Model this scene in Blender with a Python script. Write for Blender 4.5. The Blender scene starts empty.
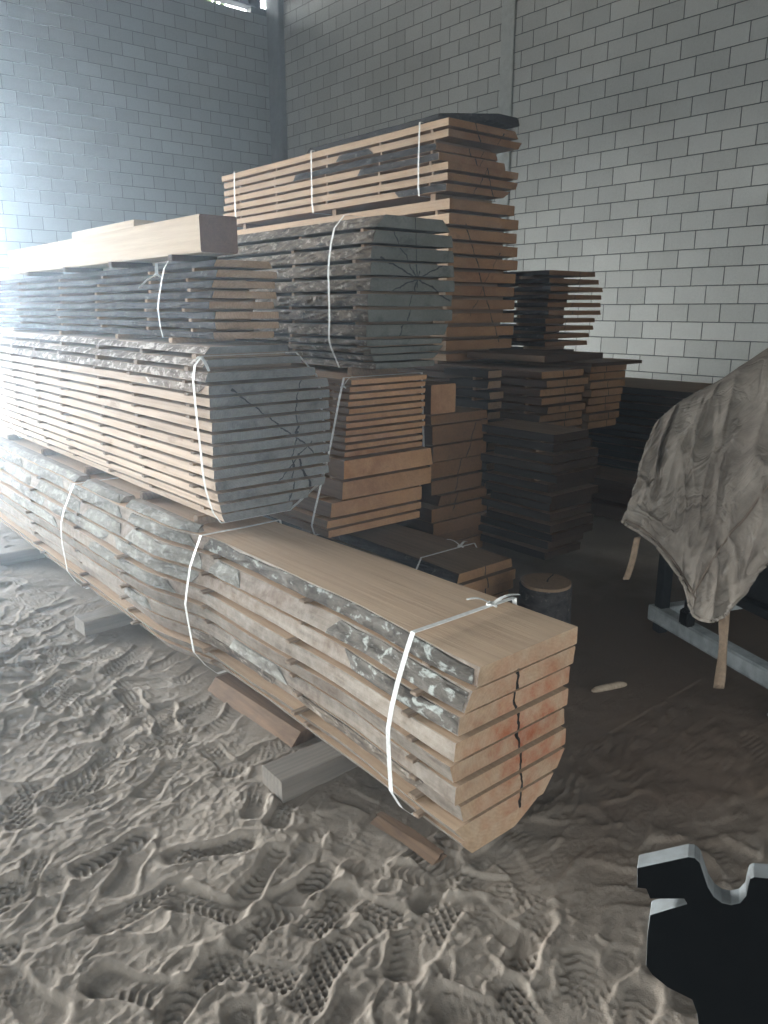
import bpy, bmesh, math, random
import numpy as np
from mathutils import Vector, noise as mnoise
random.seed(7)
C = bpy.context.scene.collection
SC = bpy.context.scene

# ------------------------------------------------------------------ helpers
def link(name, me, mat=None, parent=None):
    o = bpy.data.objects.new(name, me)
    C.objects.link(o)
    if mat is not None:
        for m in (mat if isinstance(mat, (list, tuple)) else [mat]):
            me.materials.append(m)
    if parent is not None:
        o.parent = parent
    return o

def tag(o, label=None, cat=None, group=None, kind=None):
    if label: o['label'] = label
    if cat: o['category'] = cat
    if group: o['group'] = group
    if kind: o['kind'] = kind
    return o

def empty(name, loc, rz=0):
    o = bpy.data.objects.new(name, None)
    C.objects.link(o)
    o.location = loc
    o.rotation_euler = (0, 0, rz)
    o.empty_display_size = .1
    return o

class MB:
    """collects shapes, builds one mesh object"""
    def __init__(s): s.v = []; s.f = []; s.m = []
    def add(s, vs, fs, mi=0):
        b = len(s.v); s.v += [tuple(v) for v in vs]
        s.f += [tuple(b + i for i in f) for f in fs]; s.m += [mi] * len(fs)
        return s
    def box(s, lo, hi, bev=0.0, mi=0, M=None):
        bm = bmesh.new()
        bmesh.ops.create_cube(bm, size=1)
        for v in bm.verts:
            v.co = Vector([(lo[i] + hi[i]) / 2 + v.co[i] * (hi[i] - lo[i]) for i in range(3)])
        if bev > 0:
            bmesh.ops.bevel(bm, geom=bm.edges[:], offset=bev, segments=2, affect='EDGES')
        if M is not None: bm.transform(M)
        bm.verts.index_update()
        s.add([v.co[:] for v in bm.verts], [[v.index for v in f.verts] for f in bm.faces], mi)
        bm.free(); return s
    def prism(s, pts, d, mi=0):
        """pts: 3D polygon, d: extrusion vector"""
        n = len(pts); d = Vector(d)
        a = [Vector(p) for p in pts]
        vs = a + [p + d for p in a]
        fs = [list(range(n))[::-1], list(range(n, 2 * n))]
        fs += [[i, (i + 1) % n, n + (i + 1) % n, n + i] for i in range(n)]
        return s.add(vs, fs, mi)
    def tube(s, pts, r, n=10, mi=0):
        pts = [Vector(p) for p in pts]; vs = []; fs = []
        for i, p in enumerate(pts):
            t = (pts[min(i + 1, len(pts) - 1)] - pts[max(i - 1, 0)]).normalized()
            u = t.orthogonal().normalized(); w = t.cross(u)
            rr = r[i] if isinstance(r, (list, tuple)) else r
            for k in range(n):
                a = 2 * math.pi * k / n
                vs.append(p + (u * math.cos(a) + w * math.sin(a)) * rr)
        for i in range(len(pts) - 1):
            for k in range(n):
                fs.append([i * n + k, i * n + (k + 1) % n, (i + 1) * n + (k + 1) % n, (i + 1) * n + k])
        fs.append(list(range(n))[::-1]); fs.append([(len(pts) - 1) * n + k for k in range(n)])
        return s.add(vs, fs, mi)
    def mesh(s, name, smooth=False):
        me = bpy.data.meshes.new(name)
        me.from_pydata(s.v, [], s.f)
        me.polygons.foreach_set('material_index', s.m)
        if smooth: me.polygons.foreach_set('use_smooth', [True] * len(s.f))
        me.update()
        bm = bmesh.new(); bm.from_mesh(me); bmesh.ops.recalc_face_normals(bm, faces=bm.faces[:]); bm.to_mesh(me); bm.free()
        return me
    def build(s, name, mat, parent=None, smooth=False):
        return link(name, s.mesh(name, smooth), mat, parent)

def N(x, y=0., z=0.): return mnoise.noise(Vector((x, y, z)))
def fbm(x, y, z=0., o=3):
    t = 0; a = 1.
    for i in range(o):
        t += a * N(x, y, z); x *= 2.1; y *= 2.1; z *= 2.1; a *= .5
    return t

# ------------------------------------------------------------------ camera model (pixel <-> place)
FPX = 770.; PCX, PCY, HC = 384., 512., 1.6
V1 = (-285., 309.)
PIT = math.atan((PCY - V1[1]) / FPX); cp, sp = math.cos(PIT), math.sin(PIT)
def _fl(px, py):
    a, b = (px - PCX) / FPX, (PCY - py) / FPX
    return a, cp + b * sp, b * cp - sp
_l, _f, _u = _fl(*V1)
TH = math.atan2(-_l, _f); cth, sth = math.cos(TH), math.sin(TH)
def ray(px, py):
    l, f, u = _fl(px, py)
    return Vector((l * cth + f * sth, -l * sth + f * cth, u))
def at(px, py, X=None, Y=None, Z=None, D=None):
    r = ray(px, py)
    t = X / r.x if X is not None else Y / r.y if Y is not None else (Z - HC) / r.z if Z is not None else D
    return Vector((r.x * t, r.y * t, HC + r.z * t))

cam = bpy.data.cameras.new('camera'); camo = bpy.data.objects.new('camera', cam); C.objects.link(camo)
cam.sensor_fit = 'VERTICAL'; cam.sensor_height = 36.; cam.lens = FPX / 1024. * 36.
cam.clip_start = .02; cam.clip_end = 200
camo.location = (0, 0, HC)
fw = Vector((sth, cth, 0))
camo.rotation_euler = (math.pi / 2 - PIT, 0, -math.atan2(fw.x, fw.y))
SC.camera = camo

# ------------------------------------------------------------------ materials
class NT:
    def __init__(s, name):
        s.mat = bpy.data.materials.new(name); s.mat.use_nodes = True
        s.t = s.mat.node_tree; s.n = s.t.nodes; s.n.clear()
        s.out = s.n.new('ShaderNodeOutputMaterial'); s.b = s.n.new('ShaderNodeBsdfPrincipled')
        s.L(s.b.outputs[0], s.out.inputs[0])
        s.b.inputs['Specular IOR Level'].default_value = .25
    def L(s, a, b): s.t.links.new(a, b)
    def set(s, sock, v):
        if hasattr(v, 'links') or isinstance(v, bpy.types.NodeSocket): s.L(v, sock)
        else: sock.default_value = v
    def math(s, op, a, b=0., c=0.):
        n = s.n.new('ShaderNodeMath'); n.operation = op
        for i, v in enumerate((a, b, c)): s.set(n.inputs[i], v)
        return n.outputs[0]
    def vmath(s, op, a, b=(0, 0, 0)):
        n = s.n.new('ShaderNodeVectorMath'); n.operation = op
        s.set(n.inputs[0], a); s.set(n.inputs[1], b)
        return n.outputs[0]
    def noise(s, vec, scale=5., detail=4., rough=.55, dist=0.):
        n = s.n.new('ShaderNodeTexNoise'); s.L(vec, n.inputs['Vector'])
        n.inputs['Scale'].default_value = scale; n.inputs['Detail'].default_value = detail
        n.inputs['Roughness'].default_value = rough; n.inputs['Distortion'].default_value = dist
        return n.outputs['Fac']
    def voro(s, vec, scale=5., feat='F1'):
        n = s.n.new('ShaderNodeTexVoronoi'); n.feature = feat; s.L(vec, n.inputs['Vector'])
        n.inputs['Scale'].default_value = scale
        return n.outputs['Distance']
    def ramp(s, fac, stops):
        n = s.n.new('ShaderNodeValToRGB'); s.L(fac, n.inputs[0])
        e = n.color_ramp.elements
        while len(e) < len(stops): e.new(.5)
        for i, (p, c) in enumerate(stops):
            e[i].position = p; e[i].color = (*c, 1) if len(c) == 3 else c
        return n.outputs[0]
    def mix(s, fac, a, b, mode='MIX'):
        n = s.n.new('ShaderNodeMix'); n.data_type = 'RGBA'; n.blend_type = mode
        s.set(n.inputs[0], fac)
        for sock, v in ((n.inputs[6], a), (n.inputs[7], b)):
            if isinstance(v, tuple): sock.default_value = (*v[:3], 1)
            else: s.L(v, sock)
        return n.outputs[2]
    def attr(s, name):
        n = s.n.new('ShaderNodeAttribute'); n.attribute_type = 'GEOMETRY'; n.attribute_name = name
        return n.outputs['Vector']
    def obco(s):
        return s.n.new('ShaderNodeTexCoord').outputs['Object']
    def pos(s):
        return s.n.new('ShaderNodeNewGeometry').outputs['Position']
    def rnd(s):
        return s.n.new('ShaderNodeObjectInfo').outputs['Random']
    def scale(s, v, k): return s.vmath('MULTIPLY', v, k)
    def sep(s, v):
        n = s.n.new('ShaderNodeSeparateXYZ'); s.L(v, n.inputs[0]); return n.outputs
    def hsv(s, c, v):
        n = s.n.new('ShaderNodeHueSaturation'); s.L(c, n.inputs['Color']); s.set(n.inputs['Value'], v); return n.outputs[0]
    def done(s, col, rough=.85, h=None, bs=.4, bd=.01, metal=0.):
        s.set(s.b.inputs['Base Color'], (*col, 1) if isinstance(col, tuple) else col)
        s.set(s.b.inputs['Roughness'], rough); s.b.inputs['Metallic'].default_value = metal
        if h is not None:
            n = s.n.new('ShaderNodeBump'); n.inputs['Strength'].default_value = bs; n.inputs['Distance'].default_value = bd
            s.L(h, n.inputs['Height']); s.L(n.outputs[0], s.b.inputs['Normal'])
        return s.mat

def srgb(r, g, b):
    f = lambda c: (c / 255 / 12.92) if c / 255 <= .04045 else ((c / 255 + .055) / 1.055) ** 2.4
    return (f(r), f(g), f(b))

def wood(name, light, dark, ring=14., var=.3, heart=None, cracks=(), blot=None, dust=None, rough=.85, rw=.10):
    """sawn wood: rings round the pith (attribute wood_co), long fibres, blotches, checks"""
    t = NT(name); w = t.attr('wood_co')
    rv = t.scale(w, (1, .06, 1))
    wv = t.n.new('ShaderNodeTexWave'); wv.wave_type = 'RINGS'; wv.rings_direction = 'Y'; wv.wave_profile = 'SIN'
    t.L(rv, wv.inputs['Vector']); wv.inputs['Scale'].default_value = ring * 1.6
    wv.inputs['Distortion'].default_value = 6.; wv.inputs['Detail'].default_value = 4; wv.inputs['Detail Scale'].default_value = 1.2
    fib = t.noise(t.scale(w, (70, 2.2, 70)), 1., 4, .6)
    big = t.noise(t.scale(w, (5, .9, 5)), 1., 4, .6)
    f = t.math('ADD', t.math('MULTIPLY', wv.outputs['Fac'], rw), t.math('ADD', t.math('MULTIPLY', fib, .55), t.math('MULTIPLY', big, .6 - rw)))
    col = t.ramp(f, [(.3, dark), (.85, light)])
    if blot:
        c2, lo, hi = blot
        m = t.ramp(t.noise(t.scale(w, (6, 2.2, 6)), 1., 5, .65), [(lo, (0, 0, 0)), (hi, (1, 1, 1))])
        col = t.mix(m, col, c2)
    if heart:
        c2, r0, r1, am, ox = heart
        q = t.vmath('ADD', t.scale(w, (1, 0, 1)), (ox, 0, 0))
        ln = t.n.new('ShaderNodeVectorMath'); ln.operation = 'LENGTH'; t.L(q, ln.inputs[0])
        d = t.math('ADD', ln.outputs['Value'], t.math('MULTIPLY', t.math('SUBTRACT', t.noise(w, 9., 4, .6), .5), .28))
        m = t.math('MULTIPLY', t.ramp(d, [(r0, (1, 1, 1)), (r1, (0, 0, 0))]), am)
        m = t.math('MULTIPLY', m, t.ramp(t.noise(w, 14., 4, .6), [(.36, (.15, .15, .15)), (.6, (1, 1, 1))]))
        col = t.mix(m, col, c2)
    if dust:
        c2, am = dust
        m = t.math('MULTIPLY', t.ramp(t.noise(w, 22., 5, .7), [(.35, (0, 0, 0)), (.75, (1, 1, 1))]), am)
        col = t.mix(m, col, c2)
    s = t.sep(w)
    for (ang, x0, z0, wd, L0, L1, jag) in cracks:
        ca, sa = math.cos(ang), math.sin(ang)
        x = t.math('SUBTRACT', s[0], x0); z = t.math('SUBTRACT', s[2], z0)
        al = t.math('ADD', t.math('MULTIPLY', x, ca), t.math('MULTIPLY', z, sa))
        nz = t.math('MULTIPLY', t.math('SUBTRACT', t.noise(t.scale(w, (1, 0, 1)), 11., 3), .5), jag)
        ac = t.math('ADD', t.math('SUBTRACT', t.math('MULTIPLY', z, ca), t.math('MULTIPLY', x, sa)), nz)
        m = t.math('MULTIPLY', t.math('LESS_THAN', t.math('ABSOLUTE', ac), wd), t.math('MULTIPLY', t.math('GREATER_THAN', al, L0), t.math('LESS_THAN', al, L1)))
        col = t.mix(m, col, (.012, .010, .009))
    v = t.math('ADD', t.math('MULTIPLY', t.rnd(), var), 1 - var / 2)
    col = t.hsv(col, v)
    return t.done(col, rough, t.math('ADD', fib, t.math('MULTIPLY', big, .6)), .35, .006)

def bark(name, base, dark, patch=None, pl=.55, ph=.62, sc=1., peel=None):
    t = NT(name); w = t.attr('wood_co')
    a = t.noise(t.scale(w, (26 * sc, 9 * sc, 26 * sc)), 1., 6, .7, .6)
    b = t.noise(t.scale(w, (7, 3, 7)), 1., 4, .6)
    col = t.ramp(t.math('ADD', t.math('MULTIPLY', a, .7), t.math('MULTIPLY', b, .3)), [(.36, dark), (.64, base)])
    if peel:
        m = t.ramp(t.noise(t.scale(w, (4, 1.6, 4)), 1., 4, .6), [(.5, (0, 0, 0)), (.56, (1, 1, 1))])
        col = t.mix(m, col, peel)
    if patch:
        m = t.ramp(t.noise(t.scale(w, (30, 20, 30)), 1., 4, .6, .4), [(pl, (0, 0, 0)), (ph, (1, 1, 1))])
        col = t.mix(m, col, patch)
    col = t.hsv(col, t.math('ADD', t.math('MULTIPLY', t.rnd(), .3), .85))
    return t.done(col, .95, a, .9, .012)

G = srgb
M = {}
# front log stack
M['L1face'] = wood('front_log_face', G(200, 174, 146), G(160, 134, 110), 10, .12, blot=(G(136, 112, 92), .62, .9), dust=(G(186, 164, 140), .4))
M['L1end'] = wood('front_log_end', G(184, 158, 128), G(138, 112, 88), 16, .14, heart=(G(146, 76, 42), .08, .38, 1., -.07), dust=(G(178, 160, 138), .55), blot=(G(112, 92, 74), .55, .8),
                  cracks=((math.pi / 2 + .10, -.005, -.02, .006, -.22, .26, .07),))
M['L1edge'] = wood('front_log_weathered_edge', G(154, 142, 128), G(66, 56, 48), 9, .35, blot=(G(98, 80, 66), .46, .66), dust=(G(178, 170, 160), .5))
M['L1bark'] = bark('lichen_bark', G(122, 116, 108), G(50, 45, 40), G(168, 172, 166), .55, .64)
M['L1bark2'] = bark('grey_bark_plate', G(150, 148, 140), G(84, 78, 72), G(172, 172, 166), .5, .75, .45)
# grey ended stack
M['S2face'] = wood('grey_stack_face', G(190, 172, 152), G(134, 116, 100), 10, .2)
M['S2end'] = wood('grey_stack_end', G(124, 124, 122), G(84, 84, 84), 18, .12, blot=(G(62, 62, 64), .56, .72), dust=(G(146, 140, 130), .3),
                  cracks=((math.pi / 2 - .12, .11, 0, .0035, -.32, .24, .09), (2.5, 0, .05, .003, -.28, .26, .05), (.75, .12, -.12, .0025, -.16, .1, .04), (-1.2, .15, -.2, .006, -.1, .12, .05)))
M['S2edge'] = wood('grey_stack_edge', G(208, 188, 168), G(150, 130, 112), 10, .22, blot=(G(120, 96, 76), .58, .72))
M['S2bark'] = bark('pale_flaky_bark', G(160, 150, 140), G(76, 60, 50), G(206, 198, 190), .5, .6)
# dark barked stack
M['S3end'] = wood('tan_end', G(178, 152, 126), G(128, 104, 82), 16, .2, blot=(G(102, 84, 68), .58, .74))
M['S3face'] = wood('tan_face', G(160, 138, 116), G(110, 92, 76), 10, .2)
M['darkbark'] = bark('dark_bark', G(80, 76, 74), G(30, 28, 28), G(120, 118, 114), .6, .72)
M['greybark'] = bark('grey_rough_bark', G(138, 126, 112), G(52, 44, 38), G(172, 164, 154), .54, .68)
M['S4end'] = wood('weathered_grey_end', G(128, 128, 120), G(88, 88, 82), 20, .16, blot=(G(60, 60, 58), .56, .74),
                  cracks=((.35, .02, .06, .004, -.25, .3, .05), (1.25, .02, .06, .0045, -.36, .05, .08), (2.2, .02, .06, .004, .02, .33, .07), (2.75, .02, .06, .0045, -.32, .3, .04), (1.62, .02, .06, .003, -.05, .42, .03)))
M['S4face'] = wood('weathered_grey_face', G(118, 112, 104), G(74, 70, 64), 10, .2)
# tall orange stack
M['Tend'] = wood('orange_end', G(192, 148, 106), G(142, 104, 72), 18, .2, heart=(G(150, 94, 60), .04, .36, .6, 0), blot=(G(120, 86, 62), .6, .76),
                 cracks=((2.02, 0, -.02, .005, -.5, .52, .05), (1.0, .02, 0, .003, -.3, .3, .06)))
M['Tedge'] = wood('orange_edge', G(194, 166, 136), G(150, 122, 96), 10, .22, dust=(G(186, 168, 148), .5))
M['Tface'] = wood('orange_face', G(182, 148, 114), G(134, 104, 76), 10, .2)
M['S5end'] = wood('warm_orange_end', G(204, 160, 118), G(154, 114, 80), 18, .2, heart=(G(120, 62, 36), .0, .5, .5, .2))
M['S5edge'] = wood('dull_brown_edge', G(128, 104, 84), G(84, 66, 52), 10, .2)
M['tanend'] = wood('dull_tan_end', G(172, 134, 98), G(118, 88, 62), 18, .22, blot=(G(84, 62, 46), .6, .76), cracks=((1.7, .02, 0, .004, -.5, .5, .05),))
M['brownend'] = wood('brown_end', G(146, 110, 78), G(98, 72, 50), 18, .2, cracks=((1.2, 0, .1, .003, -.3, .3, .05),))
M['brownface'] = wood('brown_face', G(128, 104, 84), G(82, 66, 52), 10, .2, blot=(G(66, 54, 44), .5, .7))
M['darkwood'] = wood('dark_brown_wood', G(88, 68, 54), G(48, 38, 30), 12, .3)
M['blackwood'] = wood('near_black_wood', G(62, 56, 52), G(30, 27, 26), 12, .3)
M['slabtop'] = wood('grey_brown_slab_top', G(150, 128, 106), G(104, 86, 70), 10, .2)
M['beamside'] = wood('lit_pale_beam_side', G(214, 198, 176), G(180, 160, 138), 8, .06)  # whitened timber, with the light on its long side put into the tone
M['beamend'] = wood('purple_brown_beam_end', G(128, 104, 92), G(98, 80, 72), 20, .05)
M['spacer'] = wood('spacer_wood', G(176, 150, 124), G(118, 96, 76), 10, .5)
M['spacergrey'] = wood('grey_spacer_wood', G(150, 132, 114), G(92, 78, 66), 10, .5)
M['bearer'] = wood('grey_bearer', G(140, 132, 122), G(92, 86, 80), 9, .2)
M['driftwood'] = wood('bleached_stick', G(176, 160, 140), G(110, 96, 80), 9, .2)
M['stumptop'] = wood('stump_top', G(150, 126, 102), G(104, 84, 66), 22, .1, cracks=((.4, 0, 0, .003, -.02, .13, .03),))

def strapmat():
    t = NT('white_strap'); o = t.obco()
    n = t.noise(o, 60., 3)
    return t.done(t.ramp(n, [(.3, G(196, 196, 192)), (.7, G(232, 232, 228))]), .45, n, .15, .002)
M['strap'] = strapmat()

def blocks(name, axis, W, Hh, ph, light, dark, zoff=.145):
    t = NT(name); p = t.sep(t.pos())
    cmb = t.n.new('ShaderNodeCombineXYZ')
    t.L(t.math('ADD', p[1 if axis == 'Y' else 0], ph), cmb.inputs[0]); t.L(t.math('ADD', p[2], zoff), cmb.inputs[1])
    b = t.n.new('ShaderNodeTexBrick'); t.L(cmb.outputs[0], b.inputs['Vector'])
    b.inputs['Scale'].default_value = 1.; b.inputs['Brick Width'].default_value = W; b.inputs['Row Height'].default_value = Hh
    b.inputs['Mortar Size'].default_value = .0055; b.inputs['Mortar Smooth'].default_value = .15; b.inputs['Bias'].default_value = -.1
    b.offset = .5; b.offset_frequency = 2
    b.inputs['Color1'].default_value = (*light, 1); b.inputs['Color2'].default_value = (*dark, 1); b.inputs['Mortar'].default_value = (.045, .05, .052, 1)
    n = t.noise(t.pos(), 40., 5, .7); g = t.noise(t.pos(), .9, 3)
    col = t.mix(.18, b.outputs['Color'], t.ramp(n, [(.3, (.25, .25, .25)), (.7, (.8, .8, .8))]), 'OVERLAY')
    col = t.hsv(col, t.math('ADD', t.math('MULTIPLY', g, .3), .85))
    h = t.math('SUBTRACT', t.math('MULTIPLY', n, .12), b.outputs['Fac'])
    return t.done(col, .9, h, .7, .008)
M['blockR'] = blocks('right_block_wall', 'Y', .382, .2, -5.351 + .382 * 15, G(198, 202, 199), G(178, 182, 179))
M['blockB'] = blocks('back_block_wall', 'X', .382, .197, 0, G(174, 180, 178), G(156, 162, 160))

def plain(name, c1, c2, sc=20., rough=.8, metal=0., bs=.2):
    t = NT(name); n = t.noise(t.obco(), sc, 5, .6)
    return t.done(t.ramp(n, [(.3, c2), (.7, c1)]), rough, n, bs, .004, metal)
M['concrete'] = plain('pale_concrete', G(196, 202, 200), G(176, 182, 180), 12)
M['column'] = plain('dull_concrete', G(128, 132, 130), G(110, 112, 112), 10)
M['roof'] = plain('dark_roof_sheet', G(70, 70, 72), G(54, 54, 56), 6)
M['steelbeam'] = plain('grey_steel_beam', G(86, 84, 84), G(66, 64, 64), 8, .6)
M['black'] = plain('black_paint', (.0035, .004, .0042), (.002, .0024, .0026), 30, .7, 0, .1)
next(n_ for n_ in M['black'].node_tree.nodes if n_.type == 'BSDF_PRINCIPLED').inputs['Specular IOR Level'].default_value = .04
M['darksteel'] = plain('dark_machine_steel', G(44, 46, 46), G(26, 27, 28), 20, .6, .2)
M['greypaint'] = plain('grey_painted_steel', G(186, 192, 192), G(132, 138, 138), 14, .6)
M['rubber'] = plain('black_rubber', (.012, .012, .012), (.006, .006, .006), 40, .8)
M['webbing'] = plain('brown_webbing', G(134, 116, 98), G(106, 90, 74), 70, .95)
M['edgesteel'] = plain('lit_edge_steel', G(122, 126, 126), G(98, 100, 100), 25, .5, .2)  # light caught on the bracket's edges, put into the colour

def sandmat():
    t = NT('dusty_sand'); p = t.pos()
    a = t.noise(p, 1.3, 4, .6); b = t.noise(p, 60., 5, .7); c = t.noise(p, 260., 3, .6)
    col = t.ramp(t.math('ADD', t.math('MULTIPLY', a, .6), t.math('MULTIPLY', b, .4)), [(.35, G(118, 109, 99)), (.65, G(144, 134, 122))])
    # browner trodden earth round the machine, with the shade there painted in
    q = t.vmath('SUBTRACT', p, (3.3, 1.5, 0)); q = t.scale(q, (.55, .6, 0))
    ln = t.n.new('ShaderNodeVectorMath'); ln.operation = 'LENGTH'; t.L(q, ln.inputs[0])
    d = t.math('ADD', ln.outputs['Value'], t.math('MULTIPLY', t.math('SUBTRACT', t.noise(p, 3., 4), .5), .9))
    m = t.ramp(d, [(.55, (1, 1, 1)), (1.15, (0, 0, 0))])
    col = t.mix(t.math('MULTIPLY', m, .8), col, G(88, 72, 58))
    h = t.math('ADD', b, t.math('MULTIPLY', c, .5))
    return t.done(col, .97, h, .55, .006)
M['sand'] = sandmat()

# ------------------------------------------------------------------ floor of loose sand (modelled footprints)
def lattice(seed, n=256):
    return np.random.RandomState(seed).rand(n, n)
def vn(X, Y, s, seed):
    L = lattice(seed); n = L.shape[0]
    x = X / s + 1000; y = Y / s + 1000
    i = np.floor(x).astype(int); j = np.floor(y).astype(int); fx = x - i; fy = y - j
    fx = fx * fx * (3 - 2 * fx); fy = fy * fy * (3 - 2 * fy)
    g = lambda a, b: L[a % n, b % n]
    return (g(i, j) * (1 - fx) + g(i + 1, j) * fx) * (1 - fy) + (g(i, j + 1) * (1 - fx) + g(i + 1, j + 1) * fx) * fy - .5

def axis(segs):
    out = []
    for a, b, st in segs:
        n = max(1, int(round((b - a) / st))); out += list(np.linspace(a, b, n, endpoint=False))
    out.append(segs[-1][1]); return np.array(out)

def height(X, Y):
    Hh = .024 * vn(X, Y, .6, 1) + .012 * vn(X, Y, .2, 2) + .007 * vn(X + .3 * Y, Y, .07, 3)
    # ridged crust wrinkles, clods
    wx, wy = X + .03 * vn(X, Y, .06, 9), Y + .03 * vn(X, Y, .06, 10)
    for sc, am, pw, sd, ang in ((.05, .0055, 5, 4, .4), (.028, .0035, 4, 14, 1.1), (.10, .008, 7, 5, .7), (.016, .0018, 3, 24, .2)):
        u = wx * math.cos(ang) + wy * math.sin(ang); v_ = -wx * math.sin(ang) + wy * math.cos(ang)
        r = 1 - np.abs(2 * vn(u * .75, v_ * 1.3, sc, sd)); msk = np.clip(.5 + 2.2 * vn(X, Y, .33, sd + 50), 0, 1)
        Hh += am * (r ** pw) * msk
    Hh += .004 * np.clip(vn(X, Y, .022, 33) * 3 - .3, 0, 1)
    rs = np.random.RandomState(11)
    P = []
    for k in range(430):
        P.append((rs.uniform(-.6, 1.45), rs.uniform(.2, 6.2), 1.))
    for k in range(120):
        P.append((rs.uniform(1.2, 2.9), rs.uniform(.1, 1.9), .55))
    for (cx, cy, amp) in P:
        yaw = rs.uniform(0, 6.28) if rs.rand() < .4 else rs.choice([.2, .5, -2.6, 2.2]) + rs.normal(0, .3)
        L, W = rs.uniform(.10, .14), rs.uniform(.038, .05)
        mk = (np.abs(X - cx) < .26) & (np.abs(Y - cy) < .26)
        if not mk.any(): continue
        x = X[mk] - cx; y = Y[mk] - cy
        a = x * np.cos(yaw) + y * np.sin(yaw); b = -x * np.sin(yaw) + y * np.cos(yaw)
        bw = W * (1 - .22 * np.cos((a / L + .1) * 3.1)) * .95
        d = np.sqrt((a / L) ** 4 + (b / bw) ** 2 * np.abs(b / bw))
        inside = 1 / (1 + np.exp((d - 1) * 14))
        rim = np.exp(-((d - 1.35) / .28) ** 2)
        old = Hh[mk]
        c, s = .021, .024
        kind = rs.randint(3)
        if kind == 0: tr = np.maximum(np.cos(2 * np.pi * (a + np.abs(b) * .6) / s), np.cos(2 * np.pi * b / c))
        elif kind == 1: tr = np.maximum(np.cos(2 * np.pi * (a + b) / .03), np.cos(2 * np.pi * (a - b) / .03))
        else: tr = np.cos(2 * np.pi * (a + .4 * np.abs(b)) / .025)
        dep = rs.uniform(.005, .014) * amp
        tilt = rs.uniform(-.5, .5)
        Hh[mk] = old * (1 - .7 * inside) - inside * dep * (1 + tilt * a / L) + rim * dep * .3 * (1 + 1.5 * vn(X[mk], Y[mk], .05, 61)) + inside * np.clip(tr * 1.3 - .3, 0, 1) * .007 * amp * np.clip(.5 + 2 * vn(X[mk], Y[mk], .07, 62), 0, 1)
    # calmer under the stacks and far away; slightly lower there
    calm = 1 / (1 + np.exp(-(X - 1.25 - .0 * Y) * 14)) * (Y > 1.5)
    Hh = Hh * (1 - .75 * calm)
    far = np.clip((X - 2.6) / 1.2, 0, 1); Hh *= (1 - .6 * far)
    return Hh - .012

gx = axis([(-6, -1.2, .3), (-1.2, -.3, .04), (-.3, 1.55, .005), (1.55, 2.2, .011), (2.2, 3.4, .022), (3.4, 8.8, .2)])
gy = axis([(-4, -.4, .3), (-.4, .4, .02), (.4, 2.6, .005), (2.6, 4.4, .0085), (4.4, 6.4, .016), (6.4, 13.8, .25)])
GX, GY = np.meshgrid(gx, gy)
GZ = height(GX, GY)
nx, ny = len(gx), len(gy)
me = bpy.data.meshes.new('floor')
me.vertices.add(nx * ny)
me.vertices.foreach_set('co', np.stack([GX, GY, GZ], -1).astype(np.float32).ravel())
idx = np.arange(nx * ny).reshape(ny, nx)
q = np.stack([idx[:-1, :-1], idx[:-1, 1:], idx[1:, 1:], idx[1:, :-1]], -1).reshape(-1, 4)
me.loops.add(q.size); me.loops.foreach_set('vertex_index', q.ravel().astype(np.int32))
me.polygons.add(len(q)); me.polygons.foreach_set('loop_start', (np.arange(len(q)) * 4).astype(np.int32))
me.polygons.foreach_set('use_smooth', [True] * len(q))
me.update(calc_edges=True); me.validate()
tag(link('floor', me, M['sand']), kind='structure')

# ------------------------------------------------------------------ shell of the shed
XR, YB = 8.6, 13.4
ZB = 6.70
def struct(name, mb, mat, smooth=False):
    return tag(mb.build(name, mat, None, smooth), kind='structure')
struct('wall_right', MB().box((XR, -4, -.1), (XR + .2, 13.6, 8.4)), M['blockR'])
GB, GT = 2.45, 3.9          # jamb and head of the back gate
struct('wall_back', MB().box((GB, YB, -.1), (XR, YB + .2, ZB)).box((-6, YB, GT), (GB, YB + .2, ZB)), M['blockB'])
struct('wall_left', MB().box((-6.2, 3.2, -.1), (-6, 13.6, 8.)).box((-6.2, -4, 4.4), (-6, 3.2, 8.)), M['blockB'])
struct('wall_front', MB().box((3.4, -4.2, -.1), (XR + .2, -4, 8.2)).box((-6.2, -4.2, 3.2), (3.4, -4, 8.2)), M['blockB'])
struct('column_corner', MB().box((XR - .12, YB - .40, -.05), (XR - .001, YB - .001, 7.3), .01), M['column'])
struct('column_right', MB().box((XR - .03, 7.565, -.05), (XR - .001, 7.79, 8.1), .006), M['concrete'])
# corrugated roof sheet
rb = MB(); xs = np.arange(-6.4, 9.0, .06); vs = []
ZR = 7.75
for yy in (-4.3, 13.9):
    for x in xs: vs.append((x, yy, ZR + .018 * math.cos(x / .12 * 2 * math.pi)))
for yy in (-4.3, 13.9):
    for x in xs: vs.append((x, yy, ZR + .015 + .018 * math.cos(x / .12 * 2 * math.pi)))
n = len(xs)
fs = [[i, i + 1, n + i + 1, n + i] for i in range(n - 1)] + [[2 * n + i, 3 * n + i, 3 * n + i + 1, 2 * n + i + 1] for i in range(n - 1)]
rb.add(vs, fs); o = struct('ceiling', rb, M['roof'])
# eaves beam (flanges and web) above the light gap, and post that carries it
pt = at(256, 8, Y=YB)
ZE = ZB + .10
struct('trim_1', MB().box((-6, YB - .02, ZE), (pt.x, YB + .2, ZE + .03)).box((-6, YB + .08, ZE + .03), (pt.x, YB + .1, ZE + .33)).box((-6, YB - .02, ZE + .33), (pt.x, YB + .2, ZE + .36))
       .box((-6, YB + .08, ZE + .36), (XR, YB + .1, ZR)), M['steelbeam'])
struct('trim_2', MB().box((pt.x - .1, YB + .01, ZB), (pt.x + .11, YB + .19, ZR - .03), .008).box((pt.x + .11, YB + .02, ZB), (XR, YB + .18, ZB + .13), .004), M['steelbeam'])
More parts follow.
